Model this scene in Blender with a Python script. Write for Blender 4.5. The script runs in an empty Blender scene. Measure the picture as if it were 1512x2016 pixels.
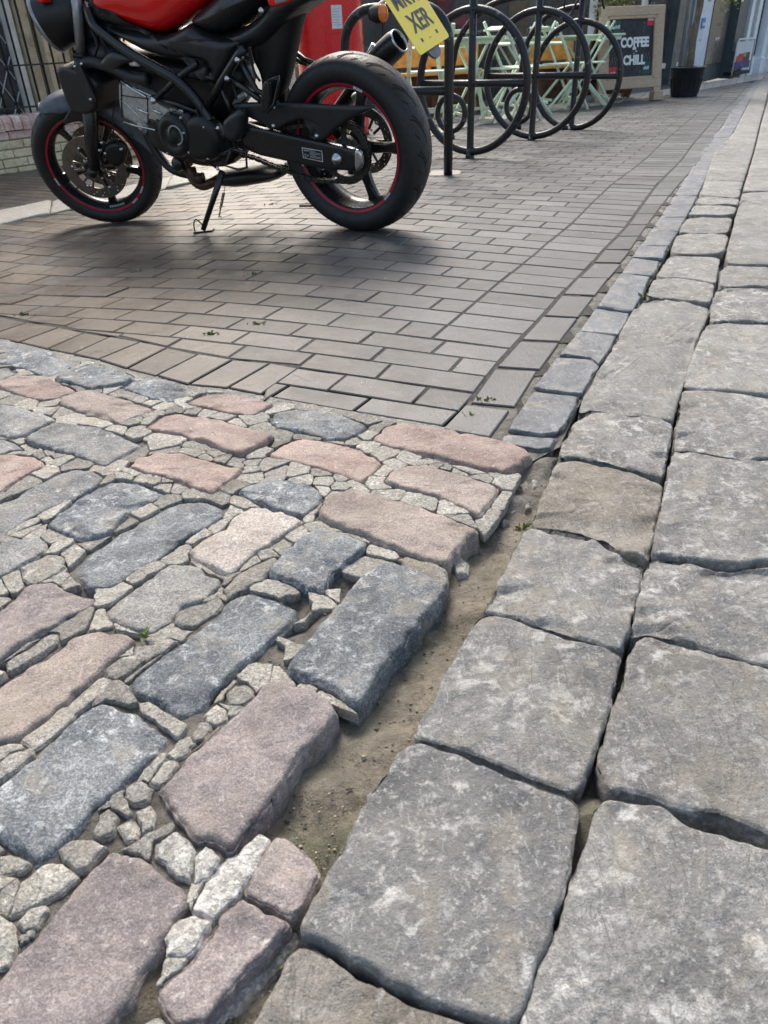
import bpy, math, random
import numpy as np
from mathutils import Vector, Matrix, noise
random.seed(7); RNG=np.random.default_rng(5)
scene=bpy.context.scene; COL=scene.collection
# ---------------- camera, world, sun, exposure ----------------
PXW,PXH=1512,2016
F_PX,PITCH,ROLL,CAM_H=1450.0,0.572,-0.045,0.65
_F=np.array([0,math.cos(PITCH),-math.sin(PITCH)]); _R0=np.array([1.,0,0]); _U0=np.cross(_R0,_F)
_R=math.cos(ROLL)*_R0+math.sin(ROLL)*_U0; _U=-math.sin(ROLL)*_R0+math.cos(ROLL)*_U0
CAM=np.array([0,0,CAM_H])
cd=bpy.data.cameras.new('camera'); cam=bpy.data.objects.new('camera',cd); COL.objects.link(cam)
cam.matrix_world=Matrix(((_R[0],_U[0],-_F[0],0),(_R[1],_U[1],-_F[1],0),(_R[2],_U[2],-_F[2],CAM_H),(0,0,0,1)))
cd.sensor_fit='VERTICAL'; cd.sensor_height=36; cd.lens=F_PX/PXH*36
cd.clip_start=.02; cd.clip_end=600
cd.dof.use_dof=True; cd.dof.focus_distance=1.5; cd.dof.aperture_fstop=13
scene.camera=cam
W=bpy.data.worlds.new('World'); scene.world=W; W.use_nodes=True
nt=W.node_tree; bg=nt.nodes['Background']; sky=nt.nodes.new('ShaderNodeTexSky'); sky.sky_type='NISHITA'
SUN_EL,SUN_AZ=math.radians(46),math.radians(-9)   # azimuth from +y towards +x
sky.sun_disc=False; sky.sun_elevation=SUN_EL; sky.sun_rotation=SUN_AZ
sky.air_density=1.2; sky.dust_density=3.5; sky.ozone_density=1.0
wb=nt.nodes.new('ShaderNodeMix'); wb.data_type='RGBA'; wb.blend_type='MULTIPLY'; wb.inputs[0].default_value=1; wb.inputs[7].default_value=(1.0,.972,.925,1)
nt.links.new(sky.outputs[0],wb.inputs[6]); nt.links.new(wb.outputs[2],bg.inputs[0]); bg.inputs[1].default_value=.15
sl=bpy.data.lights.new('sun','SUN'); sl.energy=2.2; sl.angle=math.radians(22); sl.color=(1,.965,.915)
so=bpy.data.objects.new('sun',sl); COL.objects.link(so)
sd=Vector((math.sin(SUN_AZ)*math.cos(SUN_EL),math.cos(SUN_AZ)*math.cos(SUN_EL),math.sin(SUN_EL)))
so.rotation_euler=sd.to_track_quat('Z','Y').to_euler(); so.location=(0,0,8)
vs=scene.view_settings; vs.view_transform='Standard'; vs.look='None'; vs.gamma=1; vs.use_curve_mapping=False; vs.exposure=0.80
scene.render.engine='CYCLES'
scene.cycles.max_bounces=6
# ---------------- helpers: photo measurements to places ----------------
def sstep(a,b,x):
    t=np.clip((x-a)/(b-a),0,1); return t*t*(3-2*t)
def gz(x,y):
    # the street falls away to the left kerb and gently down the hill
    x=np.asarray(x,float); y=np.asarray(y,float)
    d=np.maximum(0,y-3.2)
    return -0.088*sstep(0.0,-1.6,x)*sstep(1.2,3.0,y) - 0.02*d*sstep(0,1.5,d)
def ray(px,py): return _F+(px-PXW/2)/F_PX*_R-(py-PXH/2)/F_PX*_U
def G(px,py,z=0.):
    r=ray(px,py); zz=z; p=CAM
    for i in range(40):
        p=CAM+(zz-CAM[2])/r[2]*r
        zz=.5*zz+.5*(z+float(gz(p[0],min(p[1],60))))
    return p
def proj(P):
    d=np.asarray(P,float)-CAM; z=d@_F
    return PXW/2+F_PX*(d@_R)/z, PXH/2-F_PX*(d@_U)/z
def HY(P,py):     # height above P at which a vertical line crosses photo row py
    lo,hi=0.,6.
    for i in range(40):
        m=(lo+hi)/2
        if proj([P[0],P[1],P[2]+m])[1]>py: lo=m
        else: hi=m
    return m
def PL(s): # "x,y x,y" polygons
    return [tuple(float(v) for v in t.split(',')) for t in s.split()]
# ---------------- helpers: objects ----------------
def link(name,mesh,parent=None,mat=None,loc=None):
    o=bpy.data.objects.new(name,mesh); COL.objects.link(o)
    if mat is not None and mesh is not None and len(mesh.materials)==0: mesh.materials.append(mat)
    if loc is not None: o.location=loc
    if parent is not None: o.parent=parent
    return o
def tag(o,label=None,cat=None,group=None,kind=None):
    for k,v in (('label',label),('category',cat),('group',group),('kind',kind)):
        if v: o[k]=v
    return o
def empty(name,loc=(0,0,0),rz=0,**k):
    o=bpy.data.objects.new(name,None); COL.objects.link(o); o.location=loc; o.rotation_euler=(0,0,rz); o.empty_display_size=.1
    return tag(o,**k)
def mesh(name,v,f,smooth=False):
    me=bpy.data.meshes.new(name); me.from_pydata([tuple(map(float,p)) for p in v],[],[tuple(int(i) for i in q) for q in f])
    if smooth: me.polygons.foreach_set('use_smooth',[True]*len(me.polygons))
    me.update(); return me
class MB:
    def __init__(s): s.v=[]; s.f=[]; s.sm=[]
    def add(s,v,f,sm=False):
        o=len(s.v); s.v+= [tuple(map(float,p)) for p in v]; s.f+=[tuple(int(i)+o for i in q) for q in f]; s.sm+=[sm]*len(f); return s
    def box(s,c,d,R=None,bev=0.0):
        hx,hy,hz=[a/2 for a in d]; b=min(bev,hx*.9,hy*.9,hz*.9)
        if b<=0:
            v=[(x*hx,y*hy,z*hz) for z in(-1,1) for y in(-1,1) for x in(-1,1)]
            f=[(0,2,3,1),(4,5,7,6),(0,1,5,4),(2,6,7,3),(0,4,6,2),(1,3,7,5)]
        else:
            v=[];f=[]
            def ring(x,y,z): 
                i=len(v); v.extend([(-x,-y,z),(x,-y,z),(x,y,z),(-x,y,z)]); return [i,i+1,i+2,i+3]
            A=ring(hx-b,hy-b,-hz);B=ring(hx,hy,-hz+b);C=ring(hx,hy,hz-b);D=ring(hx-b,hy-b,hz)
            f.append(A[::-1]);f.append(D)
            for P,Q in((A,B),(B,C),(C,D)):
                for k in range(4): f.append((P[k],P[(k+1)%4],Q[(k+1)%4],Q[k]))
        v=np.array(v)
        if R is not None: v=v@np.array(R).T
        return s.add(v+np.array(c),f)
    def bar(s,a,b,w,h,up=(0,0,1),bev=0.):
        a=np.array(a,float);b=np.array(b,float);x=b-a;L=np.linalg.norm(x);x/=L
        y=np.cross(np.array(up,float),x); n=np.linalg.norm(y); y=y/n if n>1e-6 else np.array([1.,0,0]); z=np.cross(x,y)
        return s.box((a+b)/2,(L,w,h),R=np.stack([x,y,z],1),bev=bev)
    def tube(s,pts,r,n=10,caps=True,closed=False):
        P=np.array(pts,float); m=len(P); rr=np.ones(m)*r if np.isscalar(r) else np.array(r,float)
        T=np.zeros_like(P)
        for i in range(m):
            a=P[(i-1)%m] if closed or i>0 else P[i]; b=P[(i+1)%m] if closed or i<m-1 else P[i]; T[i]=(b-a)/max(1e-9,np.linalg.norm(b-a))
        ref=np.array([0,0,1.]) if abs(T[0][2])<.9 else np.array([1.,0,0])
        u=np.cross(T[0],ref); u/=np.linalg.norm(u); v=[]
        for i in range(m):
            u=u-T[i]*(u@T[i]); u/=max(1e-9,np.linalg.norm(u)); w=np.cross(T[i],u)
            for k in range(n):
                a=2*math.pi*k/n; v.append(P[i]+rr[i]*(math.cos(a)*u+math.sin(a)*w))
        f=[]
        for i in range(m if closed else m-1):
            j=(i+1)%m
            for k in range(n): f.append((i*n+k,i*n+(k+1)%n,j*n+(k+1)%n,j*n+k))
        if caps and not closed: f.append(tuple(range(n))[::-1]); f.append(tuple((m-1)*n+k for k in range(n)))
        return s.add(v,f,True)
    def lathe(s,prof,n=48,axis='Y',c=(0,0,0),R=None,a0=0,a1=2*math.pi,closed_prof=False):
        full=abs(a1-a0-2*math.pi)<1e-6; v=[];m=len(prof);N=n if full else n+1
        for k in range(N):
            a=a0+(a1-a0)*k/n
            for (r,h) in prof:
                if axis=='Y': v.append((r*math.cos(a),h,r*math.sin(a)))
                else: v.append((r*math.cos(a),r*math.sin(a),h))
        f=[]
        for k in range(n if full else N-1):
            k2=(k+1)%N
            for i in range(m if closed_prof else m-1):
                i2=(i+1)%m; f.append((k*m+i,k*m+i2,k2*m+i2,k2*m+i))
        v=np.array(v)
        if R is not None: v=v@np.array(R).T
        return s.add(v+np.array(c),f,True)
    def mesh(s,name):
        me=mesh(name,s.v,s.f); me.polygons.foreach_set('use_smooth',s.sm); return me
    def build(s,name,mat=None,parent=None,loc=None): return link(name,s.mesh(name),parent,mat,loc)
def smooth_path(P,n=6):
    P=[np.array(p,float) for p in P]; out=[]
    for i in range(len(P)-1):
        a=P[max(i-1,0)];b=P[i];c=P[i+1];d=P[min(i+2,len(P)-1)]
        for k in range(n):
            t=k/n; out.append(.5*((2*b)+(-a+c)*t+(2*a-5*b+4*c-d)*t*t+(-a+3*b-3*c+d)*t**3))
    out.append(P[-1]); return out
# ---------------- materials ----------------
class NT:
    def __init__(s,name):
        s.m=bpy.data.materials.new(name); s.m.use_nodes=True; s.t=s.m.node_tree; s.b=s.t.nodes['Principled BSDF']
        s.oi=None
    def n(s,typ,**k):
        o=s.t.nodes.new(typ)
        for a,b in k.items():
            if a.startswith('i_'): s.set(o.inputs[a[2:].replace('_',' ')],b)
            else: setattr(o,a,b)
        return o
    def set(s,inp,v):
        if hasattr(v,'is_linked') or isinstance(v,bpy.types.NodeSocket): s.t.links.new(v,inp)
        else:
            if isinstance(v,(tuple,list)) and len(v)==3 and inp.type=='RGBA': v=(*v,1)
            inp.default_value=v
    def coord(s,kind='Object',rand=True):
        tc=s.n('ShaderNodeTexCoord').outputs[kind]
        if kind=='World' : pass
        if not rand: return tc
        r=s.n('ShaderNodeObjectInfo').outputs['Random']; s.r=r
        m=s.n('ShaderNodeMath',operation='MULTIPLY'); s.set(m.inputs[0],r); m.inputs[1].default_value=41.7
        a=s.n('ShaderNodeVectorMath',operation='ADD'); s.set(a.inputs[0],tc); s.set(a.inputs[1],m.outputs[0]); return a.outputs[0]
    def wpos(s): return s.n('ShaderNodeNewGeometry').outputs['Position']
    def noise(s,v,sc,det=4,ro=.55,dist=0):
        o=s.n('ShaderNodeTexNoise'); s.set(o.inputs['Vector'],v); o.inputs['Scale'].default_value=sc; o.inputs['Detail'].default_value=det; o.inputs['Roughness'].default_value=ro; o.inputs['Distortion'].default_value=dist; return o.outputs['Fac']
    def vor(s,v,sc,out='Color'):
        o=s.n('ShaderNodeTexVoronoi'); s.set(o.inputs['Vector'],v); o.inputs['Scale'].default_value=sc; return o.outputs[out]
    def ramp(s,x,a,b,lo=0.,hi=1.):
        o=s.n('ShaderNodeMapRange'); o.interpolation_type='SMOOTHSTEP'; s.set(o.inputs[0],x); 
        for i,v in zip((1,2,3,4),(a,b,lo,hi)): o.inputs[i].default_value=v
        return o.outputs[0]
    def mix(s,f,a,b,mode='MIX'):
        o=s.n('ShaderNodeMix',data_type='RGBA',blend_type=mode); s.set(o.inputs[0],f); s.set(o.inputs[6],a); s.set(o.inputs[7],b); return o.outputs[2]
    def math(s,op,a,b=0.):
        o=s.n('ShaderNodeMath',operation=op); s.set(o.inputs[0],a); s.set(o.inputs[1],b); return o.outputs[0]
    def bump(s,h,dist,prev=None,strength=1.):
        o=s.n('ShaderNodeBump'); s.set(o.inputs['Height'],h); o.inputs['Distance'].default_value=dist; o.inputs['Strength'].default_value=strength
        if prev is not None: s.set(o.inputs['Normal'],prev)
        return o.outputs[0]
    def hsv(s,c,h=.5,sat=1.,v=1.):
        o=s.n('ShaderNodeHueSaturation'); s.set(o.inputs['Color'],c); s.set(o.inputs['Hue'],h); s.set(o.inputs['Saturation'],sat); s.set(o.inputs['Value'],v); return o.outputs[0]
    def out(s,col=None,rough=None,nrm=None,metal=None,**k):
        for nme,v in (('Base Color',col),('Roughness',rough),('Normal',nrm),('Metallic',metal)):
            if v is not None: s.set(s.b.inputs[nme],v)
        for a,b in k.items(): s.set(s.b.inputs[a.replace('_',' ')],b)
        return s.m
def simple(name,col,rough=.5,metal=0.,var=.12,bump=0.,sc=30.,**k):
    t=NT(name); c=t.coord(); n=t.noise(c,sc,4,.6)
    cc=t.hsv(col if not isinstance(col,tuple) else (*col,1),v=t.ramp(n,.3,.7,1-var,1+var))
    r=t.ramp(t.noise(c,sc*1.7,3),.3,.7,max(0,rough-.07),min(1,rough+.09))
    nm=t.bump(t.noise(c,sc*4,3),bump) if bump else None
    return t.out(cc,r,nm,metal,**k)
def rockmat(name,A,B,Cc,blot=(.56,.66),spk=.5,blsc=40.,rough=.72,speckle=260.,coarse=9.,dark=.5,dist=.6,b1=.0018,hsvvar=.12,dust=0.,tan=.4,strata=0):
    t=NT(name); c=t.coord()
    n1=t.noise(c,coarse,6,.62,dist); col=t.mix(t.ramp(n1,.35,.65),A,B)
    n3=t.noise(c,blsc,7,.66,dist); n3b=t.noise(c,blsc*.28,3,.5)
    bl=t.math('MULTIPLY',t.ramp(n3,blot[0],blot[1]),t.ramp(n3b,.35,.62,.15,1.)); col=t.mix(bl,col,Cc)
    v=t.vor(c,speckle); sep=t.n('ShaderNodeSeparateColor'); t.set(sep.inputs[0],v)
    sp=t.ramp(sep.outputs[0],.0,1.,1-spk*.7,1+spk*.7); fine=t.ramp(t.noise(c,speckle*1.3,3,.7),.3,.7,1-spk*.5,1+spk*.5)
    col=t.hsv(col,v=t.math('MULTIPLY',sp,fine))
    b2=t.math('MULTIPLY',t.ramp(t.noise(c,blsc*3.2,5,.7,.3),.54,.66),.55); col=t.mix(b2,col,Cc)
    ve=t.n('ShaderNodeMapping'); t.set(ve.inputs[0],c); ve.inputs['Scale'].default_value=(1,.22,1); ve.inputs['Rotation'].default_value=(0,0,.9)
    vn=t.math('MULTIPLY',t.ramp(t.noise(ve.outputs[0],blsc*1.6,6,.7,1.),.60,.70),.6); col=t.mix(vn,col,Cc)
    tn=t.math('MULTIPLY',t.ramp(t.noise(c,coarse*2.1,4,.6,.6),.5,.68),tan); col=t.mix(tn,col,(.30,.26,.20))
    dk=t.ramp(t.noise(c,blsc*1.9,5,.7),.60,.72,0.,dark); col=t.mix(dk,col,tuple(x*.35 for x in A))
    if dust:
        du=t.math('MULTIPLY',t.ramp(t.noise(c,6.5,4,.6,.4),.56,.68),dust); col=t.mix(du,col,(.30,.255,.185))
    col=t.hsv(col,v=t.math('ADD',t.math('MULTIPLY',t.r,2*hsvvar),1-hsvvar))
    if strata:
        sm=t.n('ShaderNodeMapping'); t.set(sm.inputs[0],c); sm.inputs['Scale'].default_value=(1,.16,1); sm.inputs['Rotation'].default_value=(0,0,1.1); sn=t.noise(sm.outputs[0],26,5,.62,1.2); ln=t.math('ABSOLUTE',t.math('SUBTRACT',sn,.52)); lf_=t.math('MULTIPLY',t.ramp(ln,.012,.0),.55); col=t.mix(lf_,col,(.07,.065,.055))
    h=t.math('ADD',t.math('MULTIPLY',t.noise(c,55,6,.7),1.),t.math('MULTIPLY',sep.outputs[1],.16))
    nm=t.bump(h,b1*2.6); nm=t.bump(t.noise(c,520,3,.6),b1*.45,nm)
    r=t.ramp(t.noise(c,30,4),.3,.7,rough-.1,rough+.12)
    return t.out(col,r,nm)
M={}
M['c_blue']=rockmat('granite_blue',(.085,.097,.108),(.21,.221,.224),(.40,.415,.41),spk=.5,blot=(.5,.64),speckle=480,blsc=55)
M['c_dark']=rockmat('granite_dark',(.11,.115,.118),(.24,.24,.23),(.4,.395,.37),spk=.45,blot=(.53,.66),speckle=480,blsc=60)
M['c_grey']=rockmat('granite_grey',(.2,.195,.18),(.27,.262,.24),(.4,.385,.34),spk=.42,speckle=480,blsc=50)
M['c_pink']=rockmat('granite_pink',(.225,.158,.133),(.365,.275,.236),(.45,.37,.31),spk=.34,speckle=520,blsc=45,blot=(.58,.7))
M['c_brown']=rockmat('granite_brown',(.205,.165,.143),(.325,.268,.232),(.4,.34,.29),spk=.34,speckle=520,blsc=45,blot=(.6,.72))
M['c_mauve']=rockmat('granite_mauve',(.17,.142,.14),(.305,.26,.242),(.46,.42,.38),spk=.32,speckle=540,blsc=38,blot=(.58,.7))
M['c_pale']=rockmat('granite_pale',(.36,.315,.275),(.45,.40,.355),(.6,.56,.5),spk=.4,speckle=450,blsc=60)
M['mortar']=rockmat('old_mortar',(.27,.255,.22),(.36,.34,.295),(.56,.53,.46),spk=.38,speckle=330,blsc=70,rough=.85,b1=.003,dark=.85,hsvvar=.32,dust=.6)
M['mortar_pale']=rockmat('pale_mortar',(.36,.345,.31),(.48,.46,.42),(.68,.66,.62),spk=.45,speckle=230,blsc=60,rough=.85,b1=.003,dark=.5)
M['slab']=rockmat('grey_sandstone',strata=1,A=(.135,.134,.129),B=(.215,.211,.198),Cc=(.47,.46,.43),spk=.16,speckle=420,blsc=48,blot=(.47,.66),coarse=7,dist=.5,b1=.0024,dark=.35,dust=.3)
M['slab_dark']=rockmat('dark_sandstone',A=(.105,.106,.105),B=(.165,.163,.157),Cc=(.50,.49,.46),spk=.16,speckle=420,blsc=44,blot=(.50,.70),coarse=8,dist=.5,b1=.0022,dark=.4,dust=.25)
M['slab_tan']=rockmat('tan_sandstone',strata=1,A=(.17,.15,.12),B=(.24,.222,.19),Cc=(.40,.38,.34),spk=.16,speckle=420,blsc=42,blot=(.52,.72),coarse=7,dist=.5,b1=.0025,dark=.4)
M['slab_light']=rockmat('light_sandstone',strata=1,A=(.17,.165,.15),B=(.24,.233,.214),Cc=(.45,.44,.41),spk=.14,speckle=420,blsc=40,blot=(.5,.72),coarse=7,dist=.9,b1=.002,dark=.4)
M['blue_sett']=rockmat('blue_engineering_sett',(.062,.070,.080),(.105,.115,.127),(.30,.31,.32),spk=.14,speckle=400,blsc=36,blot=(.58,.76),rough=.5,b1=.0011,dark=.35)
def pavermat(name,attr):
    t=NT(name); w=t.wpos()
    if attr:
        a=t.n('ShaderNodeAttribute',attribute_name='tint'); r=a.outputs['Fac']
    else: r=t.n('ShaderNodeObjectInfo').outputs['Random']
    sx=t.n('ShaderNodeSeparateXYZ'); t.set(sx.inputs[0],w)
    # base colour blends from brown on the left to grey towards the kerb
    side=t.ramp(t.math('ADD',sx.outputs[0],t.math('MULTIPLY',t.noise(w,1.4,2),1.0)),-.5,.75)
    base=t.mix(side,(.125,.094,.066),(.108,.107,.104))
    base=t.mix(t.ramp(t.noise(w,2.3,3),.4,.65,0,.6),base,(.062,.061,.060))
    base=t.hsv(base,v=t.math('ADD',t.math('MULTIPLY',r,.62),.70))
    pits=t.ramp(t.noise(w,190,3,.7),.52,.62,0,.6); base=t.mix(pits,base,(.05,.048,.045))
    base=t.mix(t.ramp(t.noise(w,38,6,.7,.5),.6,.74,0,.4),base,(.34,.32,.29))
    nm=t.bump(t.noise(w,210,4,.65),.0011); nm=t.bump(t.noise(w,24,4,.6),.003,nm,.6)
    rr=t.ramp(t.noise(w,9,4,.6),.3,.7,.33,.52)
    return t.out(base,rr,nm,Specular_IOR_Level=.27)
M['paver']=pavermat('clay_paver',False); M['paver_far']=pavermat('clay_paver_far',True)
def soilmat():
    t=NT('bedding_soil'); w=t.wpos(); a=t.n('ShaderNodeAttribute',attribute_name='tint').outputs['Fac']
    n=t.noise(w,30,7,.7,.3); dirt=t.mix(t.ramp(n,.35,.65),(.09,.082,.068),(.23,.21,.175))
    mud=t.mix(t.ramp(t.noise(w,16,6,.65,.8),.36,.62),(.185,.158,.115),(.31,.27,.20))
    mud=t.mix(t.ramp(t.noise(w,9,4,.6),.50,.62,0,.8),mud,(.10,.105,.06))
    mud=t.mix(t.ramp(t.noise(w,150,4,.7),.58,.68,0,.55),mud,(.06,.05,.035))
    m=t.math('ADD',a,t.math('MULTIPLY',t.math('SUBTRACT',t.noise(w,40,4),.5),.5)); col=t.mix(t.ramp(m,.35,.65),dirt,mud)
    nm=t.bump(t.noise(w,70,7,.75),.011); nm=t.bump(t.noise(w,330,4,.7),.0018,nm)
    rg=t.ramp(t.noise(w,14,4,.6),.42,.6,.28,.85)
    return t.out(col,rg,nm)
M['soil']=soilmat()
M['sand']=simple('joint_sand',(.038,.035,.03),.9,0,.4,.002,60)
M['kerb']=rockmat('kerb_stone',(.33,.305,.25),(.39,.36,.30),(.5,.47,.4),spk=.25,speckle=300,blsc=30)
M['ground']=simple('street_ground',(.10,.095,.085),.85,0,.3,.002,8)
# ---------------- stones ----------------
def resample(P,n):
    P=np.array(P,float); Q=np.vstack([P,P[:1]]); d=np.linalg.norm(np.diff(Q,axis=0),axis=1); s=np.concatenate([[0],np.cumsum(d)])
    t=np.linspace(0,s[-1],n,endpoint=False); return np.stack([np.interp(t,s,Q[:,i]) for i in range(2)],1)
def chaikin(P,k=1,q=.25):
    P=np.array(P,float)
    for _ in range(k):
        N=np.roll(P,-1,0); P=np.stack([P*(1-q)+N*q,P*q+N*(1-q)],1).reshape(-1,2)
    return P
def fnoise(x,y,z=0.,s=1.,o=4):
    return noise.fractal(Vector((x*s,y*s,z*s)),1.0,2.0,o)
def segdist(pts,poly):
    A=poly;B=np.roll(poly,-1,0);AB=B-A;L=(AB**2).sum(1)+1e-12
    D=pts[:,None,:]-A[None]; t=np.clip((D*AB[None]).sum(2)/L,0,1)
    return np.sqrt(((D-t[...,None]*AB[None])**2).sum(2)).min(1)
SL=[1,.985,.965,.94,.905,.86,.79,.68,.54,.38,.2]
def stone(poly,ztop,name,mat,parent,depth=.06,r=.008,n=64,rough=.0022,relief=.003,rim=.004,tilt=(0,0),seed=0.,smooth=1,shrink=0.0025,rings=SL,layer=0.,flare=.003):
    P=np.array(poly,float)
    if smooth and len(P)<13:
        N=np.roll(P,-1,0); P=np.stack([P*.86+N*.14,P*.14+N*.86],1).reshape(-1,2)
    P=chaikin(P,smooth,.13)
    P=resample(P,n); c=P.mean(0); 
    dd=P-c; R=np.linalg.norm(dd,axis=1,keepdims=True)
    sc=max(.3,min(1.,float(R.mean())/.06)); 
    off=np.array([[fnoise(p[0]+seed,p[1],seed,38,3)*rough*sc+fnoise(p[0],p[1],seed+9,120,3)*rough*.45*sc] for p in P])
    P=P+dd/R*(off-shrink); 
    V=[];levels=[]
    # side rings, bottom to top
    for zz,fl in ((-depth,flare*1.0),(-depth*.5,flare),(-r*1.3,flare*.5)):
        q=P+(P-c)/R*fl
        ring=[]
        for p in q:
            nn=fnoise(p[0],p[1],zz*3+seed,60,3)*.0022*sc
            ring.append((p[0]+nn,p[1]-nn,ztop+zz))
        levels.append(ring)
    prof=lambda d: r*(1-math.sqrt(max(0.,1-(1-min(d/r,1))**2)))
    for s in rings:
        q=c+(P-c)*s; d=segdist(q,P)
        ring=[]
        for p,di in zip(q,d):
            h=fnoise(p[0]+seed*3,p[1],seed,14,4)*relief+fnoise(p[0],p[1]+seed,seed,48,3)*relief*.42
            if layer:
                k=fnoise(p[0]*.6+seed,p[1],seed*2,11,3)
                h-=layer*float(sstep(.12,.2,k))*float(sstep(.06,.01,di))
            e=prof(di)*(1+.5*fnoise(p[0],p[1],seed+4,70,2))
            ring.append((p[0],p[1],ztop+h-e-rim*math.exp(-di/.02)+tilt[0]*(p[0]-c[0])+tilt[1]*(p[1]-c[1])))
        levels.append(ring)
    nl=len(levels); V=[v for L in levels for v in L]; F=[]
    for i in range(nl-1):
        for k in range(n): F.append((i*n+k,i*n+(k+1)%n,(i+1)*n+(k+1)%n,(i+1)*n+k))
    V.append((c[0],c[1],ztop+tilt[0]*0+fnoise(c[0]+seed*3,c[1],seed,14,4)*relief)); ci=len(V)-1
    for k in range(n): F.append(((nl-1)*n+k,(nl-1)*n+(k+1)%n,ci))
    V=np.array(V)-np.array([c[0],c[1],ztop])
    me=mesh(name,V,F,True); o=link(name,me,parent,mat,(c[0],c[1],ztop)); return o
def area(P): P=np.array(P); x,y=P[:,0],P[:,1]; return .5*float((x*np.roll(y,-1)-y*np.roll(x,-1)).sum())
def wpoly(px,z=0.):
    P=[tuple(G(a,b,z)[:2]) for a,b in px]
    return P if area(P)>0 else P[::-1]
# ---------------- setting: big ground sheet ----------------
def axisl(a,b,s): return list(np.arange(a,b,s))
def grid(name,xs,ys,zf,mat,keep=None,parent=None,tint=None):
    V=[(x,y,zf(x,y)) for y in ys for x in xs]; nx=len(xs); F=[]
    for j in range(len(ys)-1):
        for i in range(nx-1):
            if keep is None or keep((xs[i]+xs[i+1])/2,(ys[j]+ys[j+1])/2): F.append((j*nx+i,j*nx+i+1,(j+1)*nx+i+1,(j+1)*nx+i))
    me=mesh(name,V,F,True)
    if tint:
        a=me.attributes.new('tint','FLOAT','POINT'); a.data.foreach_set('value',[tint(v[0],v[1]) for v in V])
    return link(name,me,parent,mat)
xs=[-250,-120,-60,-30,-15,-8,-5]+axisl(-4,9,.25)+[9,12,16,25,40,80,160,300]
ys=[-60,-20,-6,-2,-1]+axisl(-.5,16,.25)+[16,20,26,34,50,90,200,500]
gnd=grid('ground',xs,ys,lambda x,y: float(gz(x,min(y,60)))-.11,M['ground']); tag(gnd,kind='structure')
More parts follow.
